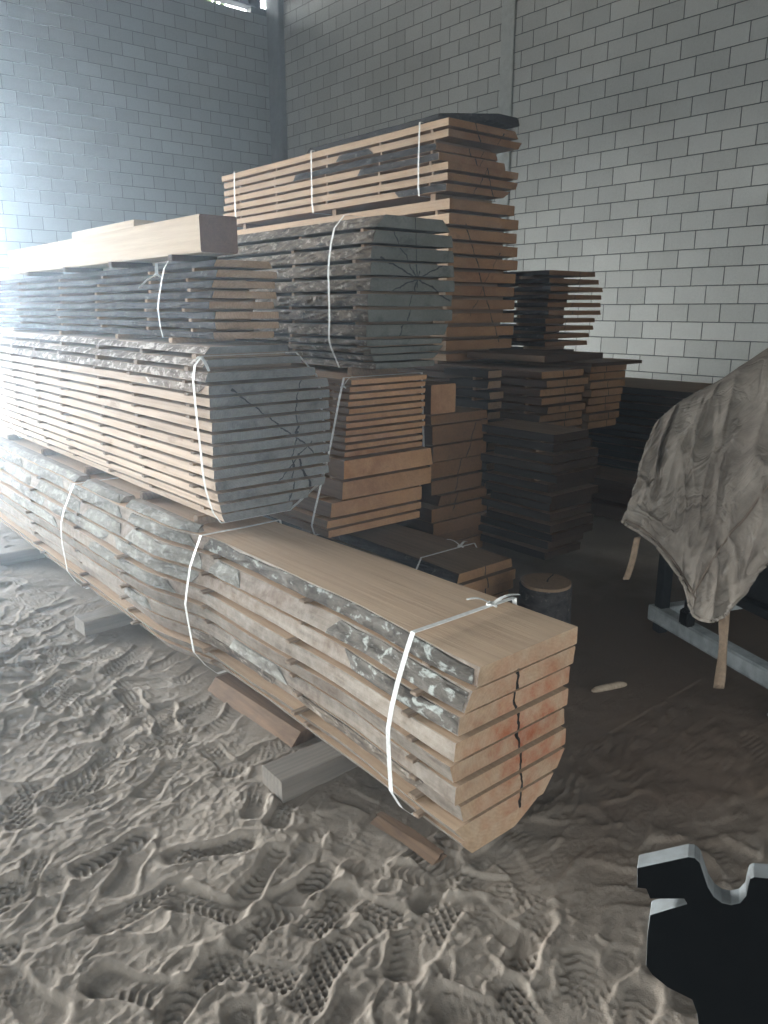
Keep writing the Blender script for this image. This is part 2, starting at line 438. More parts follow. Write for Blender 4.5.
# tree belt outside, seen through the gap under the eaves
def leafmat():
    t = NT('leaves'); n = t.noise(t.obco(), 9., 5, .7)
    return t.done(t.ramp(n, [(.35, G(70, 92, 48)), (.65, G(150, 170, 110))]), .8, n, .5, .05)
tb = MB(); rs = random.Random(3)
for k in range(200):
    x = rs.uniform(3, 11); z = 6.6 + rs.random() * 3.2; y = 19 + rs.uniform(-.7, .7)
    c = Vector((x, y, z)); r = rs.uniform(.15, .3)
    for q in range(6):
        d = Vector((rs.gauss(0, 1), rs.gauss(0, 1), rs.gauss(0, 1))).normalized() * r
        u = d.orthogonal().normalized() * r * .5; w = d.cross(u).normalized() * r * .35
        p = c + d * rs.random()
        tb.add([p - u, p + w, p + u, p - w], [[0, 1, 2, 3]])
tag(tb.build('tree_foliage', leafmat()), 'pale green leaves outside showing through the gap under the roof', 'foliage', kind='stuff')

# ------------------------------------------------------------------ boards
ORD = ['zeroth', 'first', 'second', 'third', 'fourth', 'fifth', 'sixth', 'seventh', 'eighth', 'ninth', 'tenth', 'eleventh', 'twelfth',
       'thirteenth', 'fourteenth', 'fifteenth', 'sixteenth', 'seventeenth', 'eighteenth']

def stations(y0, y1, st):
    n = max(2, int(round((y1 - y0) / st)))
    return [y0 + (y1 - y0) * i / n for i in range(n + 1)]

def woodco(me, pith, seed, z0):
    n = len(me.vertices); co = np.zeros(n * 3, np.float32); me.vertices.foreach_get('co', co); co = co.reshape(-1, 3)
    co[:, 0] -= pith[0]; co[:, 2] += z0 - pith[1]; co[:, 1] += seed
    a = me.attributes.new('wood_co', 'FLOAT_VECTOR', 'POINT'); a.data.foreach_set('vector', co.ravel())

ZF = (0., .07, .5, .93, 1.)
def board_mesh(name, L, R, y0, y1, th, st, endslope=0., inset=.0025):
    """L(y,zf), R(y,zf): side x at height fraction zf; one closed plank with eased edges. slots: face, end, edge"""
    ys = stations(y0, y1, st); ns = len(ys); K = len(ZF)
    vs, fs, ms = [], [], []
    for i, y in enumerate(ys):
        e = endslope * (1 - i / (ns - 1))
        for k, zf in enumerate(ZF):
            ins = inset if k in (0, K - 1) else 0
            x = L(y, zf) + ins; vs.append((x, y, zf * th))
        for k, zf in reversed(list(enumerate(ZF))):
            ins = inset if k in (0, K - 1) else 0
            x = R(y, zf) - ins; vs.append((x, y + e, zf * th))
    P = 2 * K
    for i in range(ns - 1):
        for k in range(P):
            k2 = (k + 1) % P
            fs.append((i * P + k, (i + 1) * P + k, (i + 1) * P + k2, i * P + k2))
            ms.append(0 if k in (K - 1, P - 1) else 2)
    fs.append(tuple(range(P))); ms.append(1)
    fs.append(tuple((ns - 1) * P + k for k in reversed(range(P)))); ms.append(1)
    me = bpy.data.meshes.new(name); me.from_pydata(vs, [], fs); me.polygons.foreach_set('material_index', ms); me.update()
    bm = bmesh.new(); bm.from_mesh(me); bmesh.ops.recalc_face_normals(bm, faces=bm.faces[:]); bm.to_mesh(me); bm.free()
    return me

def bark_mesh(name, E, sgn, segs, th, st, thick, seed, rag=(-9, 99)):
    flip = math.sin(seed * 37) > 0
    """bark shell lying on a side E(y,zf); sgn -1 left, +1 right. closed strips over the y ranges segs"""
    vs, fs = [], []
    zz = (.04, .2, .4, .6, .8, .96)
    for (a, b) in segs:
        ys = stations(a, b, st); base = len(vs); K = len(zz)
        for i, y in enumerate(ys):
            de = min(y - a + (.5 if a < rag[0] else 0), b - y + (.5 if b > rag[1] else 0))
            cov = min(1., .12 + de / (.025 + .06 * abs(N(seed, a))) + .5 * N(y * 17, seed))
            cov = max(.10, min(1, cov)) * (1 - .25 * max(0, N(y * 5, seed + 5)))
            zs_ = [(1 - cov * (1 - q)) if flip else cov * q for q in zz]
            for zf in zs_:
                x = E(y, min(max(zf, 0), 1)); vs.append((x + sgn * .0002, y, zf * th))
            for zf in reversed(zs_):
                x = E(y, zf)
                fade = min(1, (i + .25) / 2, (len(ys) - 1 - i + .25) / 2) * (1 if .1 < zf < .9 else .55)
                k = thick * (.35 + .9 * abs(fbm(y * 9 + seed, zf * th * 30, seed * 1.7)) + .35 * max(0, N(y * 3.1, seed, zf)))
                vs.append((x + sgn * (k * fade + .0012), y + .012 * N(zf * 9, seed, y * 4), zf * th))
        P = 2 * K
        for i in range(len(ys) - 1):
            for k in range(P):
                k2 = (k + 1) % P
                fs.append((base + i * P + k, base + (i + 1) * P + k, base + (i + 1) * P + k2, base + i * P + k2))
        fs.append(tuple(base + k for k in range(P))); n = len(ys) - 1
        fs.append(tuple(base + n * P + k for k in reversed(range(P))))
    me = bpy.data.meshes.new(name); me.from_pydata(vs, [], fs); me.update()
    bm = bmesh.new(); bm.from_mesh(me); bmesh.ops.recalc_face_normals(bm, faces=bm.faces[:]); bm.to_mesh(me); bm.free()
    return me

class Board: pass

def stack(key, tagtext, look, boards, y0, y1, mats, pith, cols=(), st=.12, barkm=None, bark_sides='L', bark_segs=None, bark_th=.010,
          wav=.008, jit=.012, sp_tag=None, sp_out=(.01, .03), sp_in=.06, sp_mat='spacer', sp_w=.03, sweep=None, cat='plank', endslope=0.,
          group=None, spacers=True, overrides=None, yaw=0., sp_right=True):
    """boards: list top->bottom of dicts/tuples (ztop, zbottom, xl_top, xl_bot, xr_top, xr_bot[, dy0, dy1])"""
    rs = random.Random(key); out = []
    nB = len(boards)
    for i, b in enumerate(boards):
        zt, zb, lt, lb, rt, rbm = b[:6]
        d0 = b[6] if len(b) > 6 else 0; d1 = b[7] if len(b) > 7 else 0
        th = zt - zb; sd = rs.uniform(0, 50)
        a = y0 + d0 + rs.uniform(-jit, jit); e = y1 + d1 + rs.uniform(-jit, jit) * 4
        sw = sweep or (lambda y: (0., 0.))
        def L(y, zf, lt=lt, lb=lb, sd=sd, th=th): return lb + (lt - lb) * zf + sw(y)[0] + wav * (N(y * 1.3, sd) + .45 * N(y * 4.2, sd + 9, zf * .8)) 
        def R(y, zf, rt=rt, rbm=rbm, sd=sd, th=th): return rbm + (rt - rbm) * zf + sw(y)[1] + wav * (N(y * 1.3, sd + 31) + .45 * N(y * 4.2, sd + 40, zf * .8))
        me = board_mesh('plank', L, R, a, e, th, st, endslope)
        woodco(me, pith, sd * .3, zb)
        o = link('plank', me, [M[m] for m in mats]); o.location = (0, 0, zb)
        # origin to the plank's own middle
        cx, cy = (lt + rt + lb + rbm) / 4, (a + e) / 2
        me.transform(__import__('mathutils').Matrix.Translation((-cx, -cy, 0))); o.location = (cx, cy, zb)
        lab = look(i) if callable(look) else look
        pos = 'topmost' if i == 0 else 'lowest' if i == nB - 1 else ORD[i + 1] + ' from the top'
        tag(o, f'{lab}, {pos} of {tagtext}', cat, group or f'planks of {tagtext}')
        B = Board(); B.o = o; B.L = L; B.R = R; B.zt = zt; B.zb = zb; B.a = a; B.e = e; B.th = th; B.sd = sd; B.i = i
        out.append(B)
        bk = barkm(i) if callable(barkm) else barkm
        if bk:
            for side in bark_sides:
                segs = bark_segs(i, side) if bark_segs else [(a + .005, e - .005)]
                if not segs: continue
                segs = [(max(p, a + .004), min(q_, e - .004)) for p, q_ in segs if min(q_, e - .004) - max(p, a + .004) > .05]
                if not segs: continue
                for q_, sg in enumerate(segs):
                    bm_ = bark_mesh('bark', L if side == 'L' else R, -1 if side == 'L' else 1, [sg], th, min(st, .05), bark_th, sd, (a + .03, e - .03))
                    woodco(bm_, pith, sd * .3, zb)
                    bm_.transform(__import__('mathutils').Matrix.Translation((-cx, -cy, 0)))
                    link('bark', bm_, M['L1bark2' if key == 'L1' and q_ > 0 and (i < 3 or sg[0] > 2.5) else bk], o)
    # spacers between neighbours
    if spacers:
        for i in range(nB - 1):
            u, l = out[i], out[i + 1]
            g0, g1 = l.zt, u.zb
            if g1 - g0 < .004: continue
            for ci, cy in enumerate(cols if not callable(cols) else cols(i)):
                y = cy + rs.uniform(-.02, .02)
                if y < max(u.a, l.a) + sp_w or y > min(u.e, l.e) - sp_w: continue
                xl = max(u.L(y, 0), l.L(y, 1)); xr = min(u.R(y, 0), l.R(y, 1))
                x0 = min(u.L(y, 0), l.L(y, 1)) - rs.uniform(*sp_out); x1 = xr + rs.uniform(-.03, .012)
                w = sp_w * rs.uniform(.8, 1.15)
                sk = rs.uniform(-.012, .012)
                h = g1 - g0 - .0012
                mb = MB(); mb.box((0, -w / 2, 0), (x1 - x0, w / 2, h), min(.002, h * .2))
                mb.v = [(vx, vy + sk * vx / (x1 - x0), vz) for vx, vy, vz in mb.v]
                me = mb.mesh('spacer_stick'); woodco(me, (0, 0), rs.uniform(0, 30), 0)
                # grain of a spacer runs across the stack
                at_ = me.attributes['wood_co'].data; buf = np.zeros(len(me.vertices) * 3, np.float32); at_.foreach_get('vector', buf)
                buf = buf.reshape(-1, 3)[:, [1, 0, 2]]; at_.foreach_set('vector', np.ascontiguousarray(buf).ravel())
                s = link('spacer_stick', me, M[sp_mat]); s.location = (x0, y, g0 + .0006)
                row = 'nearest row' if ci == 0 else ORD[ci + 1] + ' row back'
                tag(s, f'spacer stick under {ORD[i + 1] if i else "top"} plank of {sp_tag or tagtext}, {row}', 'spacer', f'spacer sticks of {tagtext}')
    return out

def hull(pts):
    pts = sorted(set(pts))
    def half(p):
        h = []
        for q in p:
            while len(h) > 1 and (h[-1][0] - h[-2][0]) * (q[1] - h[-2][1]) - (h[-1][1] - h[-2][1]) * (q[0] - h[-2][0]) <= 0: h.pop()
            h.append(q)
        return h
    a, b = half(pts), half(pts[::-1]); return a[:-1] + b[:-1]

def strap(bs, y, label, off=.006, w=.016, skew=0., slack=.0, knot=None, group='white strapping bands', barkoff=0., tail=None, bot_off=None, seed=0, gmin=None, gmax=None):
    """white band right round the boards bs at y; hull of the cross-section, offset"""
    pts = []
    for B in bs:
        if y < B.a or y > B.e: continue
        for zf in (0, 1):
            for yq in (y - abs(skew) / 2 - .02, y, y + abs(skew) / 2 + .02):
                pts.append((round(B.L(yq, zf) - barkoff, 4), round(B.zb + zf * B.th, 4))); pts.append((round(B.R(yq, zf) + barkoff, 4), round(B.zb + zf * B.th, 4)))
    h = hull(pts)
    cx = sum(p[0] for p in h) / len(h); cz = sum(p[1] for p in h) / len(h)
    zmin = min(p[1] for p in h); zmax = max(p[1] for p in h); zg = gmin if gmin is not None else off
    # offset outward along vertex normals
    n = len(h); P = []
    for i in range(n):
        p0, p1, p2 = Vector(h[i - 1]), Vector(h[i]), Vector(h[(i + 1) % n])
        d1 = (p1 - p0).normalized(); d2 = (p2 - p1).normalized()
        nn = (Vector((d1.y, -d1.x)) + Vector((d2.y, -d2.x))).normalized()
        q = p1 + nn * off * 1.25
        q.y = max(q.y, zmin - zg)
        if gmax is not None: q.y = min(q.y, zmax + gmax)
        P.append(q)
    # densify
    D = []
    for i in range(n):
        a, b = P[i], P[(i + 1) % n]; m = max(1, int((b - a).length / .05))
        for k in range(m): D.append(a + (b - a) * k / m)
    n = len(D); vs = []; fs = []
    for i, p in enumerate(D):
        pr, nx_ = D[i - 1], D[(i + 1) % n]; t = (nx_ - pr).normalized(); nr = Vector((t.y, -t.x))
        tt = (p.y - zmin) / max(.01, zmax - zmin)
        yy = y + skew * (tt - .5) + .004 * N(p.x * 5, p.y * 5, seed)
        dx, dz = nr.x * .0012, nr.y * .0012
        o_ = slack * max(0, N(p.x * 3, p.y * 4, seed + 3)) * (1 if p.x < cx else 0)
        px_, pz_ = p.x - o_, p.y
        vs += [(px_, yy - w / 2, pz_), (px_, yy + w / 2, pz_), (px_ + dx, yy + w / 2, pz_ + dz), (px_ + dx, yy - w / 2, pz_ + dz)]
    for i in range(n):
        j = (i + 1) % n
        for k in range(4): fs.append([i * 4 + k, i * 4 + (k + 1) % 4, j * 4 + (k + 1) % 4, j * 4 + k])
    mb = MB(); mb.add(vs, fs); o = mb.build('strapping_band', M['strap'])
    tag(o, label, 'strap', group)
    if knot:
        kx, kz, dy = knot
        ks = []
        kb = MB()
        yk = y + skew * ((kz - zmin) / (zmax - zmin) - .5)
        c = Vector((kx, yk + dy, kz))
        lp = [c + Vector((.012 * math.cos(a), .016 * math.sin(a), .006 + .004 * math.sin(2 * a))) for a in np.linspace(0, 5.6, 12)]
        kb.tube(lp, .0045, 6); kb.build('knot', M['strap'], o, True)
        for (ex, ey, ez) in (tail or ((-.06, .05, .02), (.09, -.02, .004))):
            tb_ = MB(); e = Vector((ex, ey, ez)); side = Vector((-e.y, e.x, 0)).normalized() * .008
            vs = []; fs = []
            for k in range(7):
                f = k / 6; p = c + e * f + Vector((0, 0, .006 + .012 * math.sin(f * 3.1)))
                s_ = side * (1 - .3 * f); up = Vector((0, 0, .0012))
                vs += [p - s_, p + s_, p + s_ + up, p - s_ + up]
            for k in range(6):
                for m in range(4): fs.append([k * 4 + m, k * 4 + (m + 1) % 4, k * 4 + 4 + (m + 1) % 4, k * 4 + 4 + m])
            fs += [[3, 2, 1, 0], [24, 25, 26, 27]]
            tb_.add(vs, fs); tb_.build('loose_end', M['strap'], o)
    return o

def even(ztop, n, pitch, th, L, R):
    """n boards from ztop down; L, R are lists/func of (top,bottom)"""
    out = []
    for i in range(n):
        zt = ztop - i * pitch; l = L(i) if callable(L) else L; r = R(i) if callable(R) else R
        lt, lb = l if isinstance(l, tuple) else (l, l); rt, rb_ = r if isinstance(r, tuple) else (r, r)
        out.append((zt, zt - th, lt, lb, rt, rb_))
    return out

# ---- front log stack
l_off = [(1.425, 1.414), (1.405, 1.373), (1.366, 1.360), (1.342, 1.338), (1.334, 1.348), (1.352, 1.352), (1.362, 1.38), (1.345, 1.39), (1.385, 1.43)]
r_off = [(1.86, 1.858), (1.856, 1.854), (1.852, 1.85), (1.846, 1.842), (1.836, 1.84), (1.84, 1.838), (1.84, 1.80), (1.79, 1.74), (1.73, 1.62)]
bl = even(.662, 9, .068, .0565, lambda i: l_off[i], lambda i: r_off[i])
def sweepL1(y):
    f = min(max((y - 1.3) / .6, 0), 1); f = f * f * (3 - 2 * f)
    g = min(max((y - 1.3) / 1.6, 0), 1)
    h = min(max((y - 2.75) / .5, 0), 1); h = h * h * (3 - 2 * h)
    return (.03 * f - .085 * h, -.055 * g)
rsb = random.Random(5)
def l1segs(i, side):
    if i == 0: return [(1.31, 2.9), (2.95, 3.55), (3.62, 4.4), (4.48, 5.2), (5.26, 6.3)]
    if i == 1: return [(1.31, 1.98), (2.55, 2.8), (2.86, 3.5), (3.56, 4.05), (4.12, 4.9), (5.0, 6.3)]
    if i == 2: return [(1.31, 1.86), (2.86, 3.62), (3.7, 4.6), (4.66, 6.3)]
    if i == 3: return [(3.0, 3.9), (4.4, 5.3)]
    if i == 5: return [(2.2, 2.62), (3.2, 3.5)]
    if i == 6: return [(1.45, 2.2), (2.3, 2.95)]
    return []
L1 = stack('L1', 'the long front log stack', lambda i: 'lichen-barked tan plank' if i < 3 else 'weathered tan plank', bl, 1.3, 6.4,
           ('L1face', 'L1end', 'L1edge'), (1.62, .37), cols=(1.485, 2.13, 2.80, 3.45, 4.14, 4.90), st=.045,
           barkm=lambda i: 'L1bark' if i in (0, 1, 2) else 'greybark' if i == 6 else 'L1bark2', bark_segs=l1segs, bark_th=.012, wav=.012, jit=.008,
           sp_tag='the front log stack', sp_out=(-.004, .04), sp_w=.032, sp_mat='spacergrey', sweep=sweepL1)
# big grey bark plates lying over the shoulder further back are the second bark kind: swap the material on planks two to three, far ranges
# ---- grey ended stack on it
s2r = [1.94, 1.985, 2.03, 2.085, 2.10, 2.10, 2.10, 2.10, 2.10, 2.098, 2.095, 2.09, 2.07, 1.98, 1.90]
s2l = [(1.56, 1.53), (1.53, 1.50), (1.50, 1.488)] + [(1.492, 1.49)] * 8 + [(1.494, 1.494), (1.5, 1.505), (1.51, 1.52), (1.53, 1.545)]
zz = [1.447 - .0505 * k for k in range(15)]
bl = [(z, z - (.037 if k > 1 else .03), *s2l[k], s2r[k] + .004 * math.sin(k), s2r[k] - .002 + (.012 if k < 4 else -.012 if k > 11 else 0), [.1, .06, .02, 0, 0, 0, 0, 0, 0, 0, 0, 0, 0, .0, .02][k], 0) for k, z in enumerate(zz)]
S2 = stack('S2', 'the grey-ended stack on the front log', 'pale-edged plank', bl, 2.89, 7.0, ('S2face', 'S2end', 'S2edge'), (1.80, 1.07),
           cols=(3.06, 3.62, 4.10, 4.70, 5.18, 5.66), st=.1, barkm=lambda i: 'S2bark' if i < 4 else None, bark_th=.008,
           bark_segs=lambda i, s: [(2.9, 6.9)] if i < 3 else [(2.92, 3.5)], wav=.006, jit=.008, sp_tag='the grey stack atop the front log',
           sp_out=(.004, .028), sp_w=.036, sp_mat='spacergrey')
# sticks carrying it on the front log
for k, y in enumerate((3.10, 3.7, 4.5, 5.3, 6.1)):
    zb, zt = L1[0].zt, S2[-1].zb
    mb = MB().box((1.50, y - .02, zb + .0006), (1.78, y + .02, zt - .0006), .002)
    me = mb.mesh('bearer_stick'); woodco(me, (0, 0), k, 0); o = link('bearer_stick', me, M['spacergrey'])
    tag(o, f'flat stick between the front log stack and the grey-ended stack, {["nearest", "second", "third", "fourth", "farthest"][k]} one', 'spacer', 'sticks under the grey-ended stack')

# ---- dark barked stack on that
bl = even(1.805, 8, .0435, .029, lambda i: (1.635 + .01 * abs(i - 4) * (1 if i < 4 else .4), 1.628 + .008 * abs(i - 4)), lambda i: (1.955 - (.02 if i == 0 else 0) + .006 * (i % 2), 1.957 + .006 * (i % 2)))
S3 = stack('S3', 'the dark-barked stack under the pale beam', 'bark-edged tan plank', bl, 3.1, 6.6, ('S3face', 'S3end', 'darkbark'), (1.8, 1.6),
           cols=(3.30, 3.75, 4.42, 5.05, 5.9), st=.1, barkm='darkbark', bark_th=.016, wav=.012, jit=.02, sp_tag='the dark-barked stack', sp_out=(.0, .022), sp_w=.028)
for k, y in enumerate((3.45, 4.1, 5.0, 6.0)):
    zb, zt = S2[0].zt, S3[-1].zb
    mb = MB().box((1.60, y - .02, zb + .0006), (1.93, y + .02, zt - .0006), .002)
    me = mb.mesh('bearer_stick'); woodco(me, (0, 0), k + 9, 0)
    tag(link('bearer_stick', me, M['spacer']), f'flat stick carrying the dark-barked stack, {["nearest", "second", "third", "farthest"][k]} one', 'spacer', 'sticks under the dark-barked stack')
# pale squared beam on sticks
zb0 = S3[0].zt
for k, y in enumerate((3.35, 4.05, 4.75, 5.45)):
    mb = MB().box((1.578, y - .02, zb0 + .0006), (1.80, y + .02, zb0 + .0275), .002)
    me = mb.mesh('bearer_stick'); woodco(me, (0, 0), k + 19, 0)
    tag(link('bearer_stick', me, M['darkwood']), f'thin dark stick under the pale squared beam, {["nearest", "second", "third", "farthest"][k]} one', 'spacer', 'sticks under the pale beam')
def timber(name, x0, x1, y0, y1, z0, z1, mats, label, cat, bev=.004, wav=.003, yaw=0., pith=None, group=None):
    sd = random.random() * 40
    me = board_mesh(name, lambda y, zf: x0 + wav * N(y * 3, sd), lambda y, zf: x1 + wav * N(y * 3, sd + 7), y0, y1, z1 - z0, .15, 0, bev)
    woodco(me, pith or ((x0 + x1) / 2, (z0 + z1) / 2), sd, z0)
    cx, cy = (x0 + x1) / 2, (y0 + y1) / 2
    me.transform(__import__('mathutils').Matrix.Translation((-cx, -cy, 0)))
    o = link(name, me, [M[m] for m in mats]); o.location = (cx, cy, z0); o.rotation_euler = (0, 0, yaw)
    return tag(o, label, cat, group)
timber('squared_beam', 1.61, 1.79, 3.12, 5.95, zb0 + .028, zb0 + .028 + .152, ('beamside', 'beamend', 'beamside'), 'long pale squared beam lying on the dark-barked stack', 'beam')
timber('squared_beam', 1.805, 1.925, 4.25, 5.22, zb0 + .001, zb0 + .262, ('beamside', 'beamside', 'beamside'), 'short white timber block showing behind the long pale beam', 'beam')

KK = .885
def near(b): return tuple([1.6 + (b[0] - 1.6) * KK, 1.6 + (b[1] - 1.6) * KK] + [v * KK for v in b[2:6]] + list(b[6:]))
# ---- orange stack behind, carrying the cracked grey log
bl = []
for k in range(11):
    zt = 1.165 - k * .0455; l = 3.005 - .007 * k; bl.append((zt, zt - .031, l, l - .002, 3.655 - .004 * k + .02 * (k in (6, 7)), 3.65 - .004 * k + .02 * (k in (6, 7)), .0, 0))
bl += [(.655, .535, 2.935, 2.93, 3.70, 3.72), (.515, .40, 2.925, 2.915, 3.71, 3.71), (.385, .29, 2.84, 2.83, 3.63, 3.63), (.275, .228, 2.80, 2.79, 3.62, 3.62), (.213, .166, 2.80, 2.80, 3.60, 3.60)]
S5 = stack('S5', 'the orange stack below the grey log', lambda i: 'thin orange-ended plank' if i < 11 or i > 13 else 'thick orange-ended plank', [near(b) for b in bl], 3.45, 7.6, ('Tface', 'S5end', 'S5edge'), (2.92, .7),
           cols=(3.6,), st=.3, wav=.006, jit=.012, sp_tag='the orange stack below the grey log', sp_out=(-.03, .0))
for k, y in enumerate((3.7, 5.2, 7.2)):
    timber('bearer', 2.5, 3.17, y - .05, y + .05, .2865, S5[-1].zb - .0006, ('bearer',) * 3, f'bearer timber under the orange stack, {["nearest", "middle", "farthest"][k]} of three', 'bearer', group='bearers under the orange stack')
def s4l(i): return [3.32, 3.245, 3.215, 3.205, 3.195, 3.185, 3.185, 3.185, 3.19, 3.2, 3.215, 3.24][i]
def s4r(i): return [3.83, 3.90, 3.92, 3.935, 3.94, 3.94, 3.935, 3.93, 3.89, 3.87, 3.82, 3.76][i]
bl = []
zt = 2.175
for k in range(12):
    th, p = (.075, .0965) if k < 8 else (.036, .049)
    bl.append((zt, zt - th, s4l(k), s4l(min(k + 1, 11)), s4r(k), s4r(min(k + 1, 11)))); zt -= p
S4 = stack('S4', 'the cracked dark grey log stack', 'rough grey plank', [near(b) for b in bl], 3.5, 7.4, ('S4face', 'S4end', 'S4face'), (3.16, 1.71), cols=lambda i: (3.62, 4.3, 4.95, 5.55, 6.2) if i == 5 else (3.62, 4.3),  # extra unseen spacers in one gap, added to block the bright view through
           st=.08, barkm='greybark', bark_th=.026, wav=.014, jit=.02, sp_tag='the dark grey log stack', sp_out=(-.04, .01), sp_mat='spacer')
for k, y in enumerate((3.7, 5.2, 7.2)):
    zb, zt = S5[0].zt, S4[-1].zb
    me = MB().box((2.84, y - .02, zb + .0006), (3.2, y + .02, zt - .0006), .001).mesh('bearer_stick'); woodco(me, (0, 0), k + 9, 0)
    tag(link('bearer_stick', me, M['spacer']), f'flat stick between the grey log and the orange stack, {["nearest", "middle", "farthest"][k]} one', 'spacer', 'sticks under the grey log')

# ---- tan stack that carries the tall stack
bl = even(1.165, 18, .062, .047, lambda i: 4.43 + .02 * math.sin(i * 2.1), lambda i: 4.92 + .02 * math.sin(i * 1.3))
S7a = stack('S7a', 'the tan stack supporting the tall stack', 'dull tan-ended plank', bl, 3.5, 8.0, ('slabtop', 'tanend', 'darkwood'), (4.7, .8), cols=lambda i: (3.68,) if i < 9 else (), st=.4,
            wav=.02, jit=.03, sp_tag='the stack supporting the tall stack', sp_out=(-.05, .0))
bl = even(1.16, 14, .076, .05, 4.25, lambda i: 4.395)
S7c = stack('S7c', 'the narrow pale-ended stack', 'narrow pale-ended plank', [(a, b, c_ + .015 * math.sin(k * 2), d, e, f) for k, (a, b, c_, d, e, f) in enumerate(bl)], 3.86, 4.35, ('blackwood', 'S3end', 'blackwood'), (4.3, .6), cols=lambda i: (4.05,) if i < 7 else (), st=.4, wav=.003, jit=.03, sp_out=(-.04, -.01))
# ---- tall stack
bl = [(1.235, 1.19, 4.45, 4.46, 5.12, 5.1, .03, 0)]
lo = []
zt = 2.418
for k in range(11):
    lo.append((zt, zt - .076, 4.425 + .006 * math.sin(k * 3), 4.425 + .006 * math.sin(k * 3), [5.18, 5.235, 5.23, 5.24, 5.245, 5.24, 5.235, 5.24, 5.24, 5.24, 5.22][k], [5.18, 5.235, 5.23, 5.24, 5.245, 5.24, 5.235, 5.24, 5.24, 5.24, 5.22][k] - .004)); zt -= .1065
lo.append((1.245, 1.19, 4.47, 4.48, 5.1, 5.08, .04, 0))
T = stack('T', 'the tall orange stack', lambda i: 'orange-ended plank' if i < 11 else 'grey rough slab', lo, 4.5, 7.95, ('Tface', 'Tend', 'Tedge'), (4.84, 1.8), cols=lambda i: (4.66, 5.3, 6.0, 6.85, 7.65) if i < 2 else (4.66,), st=.25, wav=.006, jit=.012,
          sp_out=(-.012, .004), sp_w=.03)
for k, y in enumerate((4.7, 6., 7.6)):
    me = MB().box((4.5, y - .03, S7a[0].zt + .0006), (4.9, y + .03, T[-1].zb - .0006), .002).mesh('bearer_stick'); woodco(me, (0, 0), k + 9, 0)
    tag(link('bearer_stick', me, M['spacer']), f'flat stick under the tall orange stack, {["nearest", "middle", "farthest"][k]} one', 'spacer', 'sticks under the tall stack')
tbr = [(5.16, 5.20), (5.24, 5.2), (5.08, 5.11), (5.14, 5.16), (5.22, 5.21), (5.225, 5.2), (5.14, 5.06)]
bl = []
zt = 2.978
for k in range(7):
    bl.append((zt, zt - .052, 4.405 + .004 * (k % 3), 4.408 + .004 * (k % 3), *tbr[k], [0, .0, .14, .1, 0, 0, .02][k], 0)); zt -= .0755
TB = stack('TB', 'the strapped bundle crowning the tall stack', lambda i: 'orange-ended plank' if i not in (2, 3) else 'dark bark-edged plank', bl, 4.5, 7.95, ('Tface', 'Tend', 'Tedge'), (4.84, 2.7), cols=(4.68, 5.3, 6.05, 6.9, 7.6), st=.12,
           barkm=lambda i: 'darkbark' if i in (0, 1, 2, 3, 6) else None, bark_sides='LR', bark_th=.014,
           bark_segs=lambda i, s: [(4.5, 7.9)] if s == 'R' else {2: [(4.6, 6.6)], 3: [(4.6, 5.6)], 6: [(4.5, 5.1)], 1: [(5.4, 5.9)]}.get(i, []), wav=.01, jit=.012, sp_tag='the bundle crowning the tall stack', sp_out=(-.012, .004), sp_w=.026)
for k, y in enumerate((4.7, 6., 7.6)):
    me = MB().box((4.45, y - .03, T[0].zt + .0006), (5.1, y + .03, TB[-1].zb - .0006), .002).mesh('bearer_stick'); woodco(me, (0, 0), k + 9, 0)
    tag(link('bearer_stick', me, M['spacer']), f'flat stick under the strapped bundle crowning the tall stack, {["nearest", "middle", "farthest"][k]} one', 'spacer', 'sticks under the crowning bundle')
# loose dark slab on top, bent up at the near end
def slab(name, prof, th, mats, label, cat='slab', bk=None, pith=(0, 0)):
    """prof: list of (y, xl, xr, z)"""
    vs, fs, ms = [], [], []
    for (y, xl, xr, z) in prof:
        vs += [(xl, y, z + th * .15), (xl + .02, y, z), (xr - .02, y, z), (xr, y, z + th * .2), (xr - .03, y, z + th), (xl + .05, y, z + th)]
    n = 6
    for i in range(len(prof) - 1):
        for k in range(n):
            fs.append((i * n + k, (i + 1) * n + k, (i + 1) * n + (k + 1) % n, i * n + (k + 1) % n)); ms.append(0)
    fs.append(tuple(range(n))); ms.append(1); fs.append(tuple((len(prof) - 1) * n + k for k in reversed(range(n)))); ms.append(1)
    mb = MB(); mb.add(vs, fs); mb.m = ms; me = mb.mesh(name); woodco(me, pith, 3, 0)
    return tag(link(name, me, [M[m] for m in mats]), label, cat)
zt = TB[0].zt + .002
pr = []
for k in range(30):
    f = k / 29; y = 4.38 + f * 2.0
    pr.append((y, 4.43 + .02 * N(f * 9) + .34 * max(0, .13 - f) / .13 - .012 * f, 5.02 - .1 * f + .02 * N(f * 8, 4) + (.05 if f < .1 else 0), zt))
slab('bark_slab', pr, .062, ('darkbark', 'blackwood'), 'thin black bark slab lying loose on top of the tallest bundle')

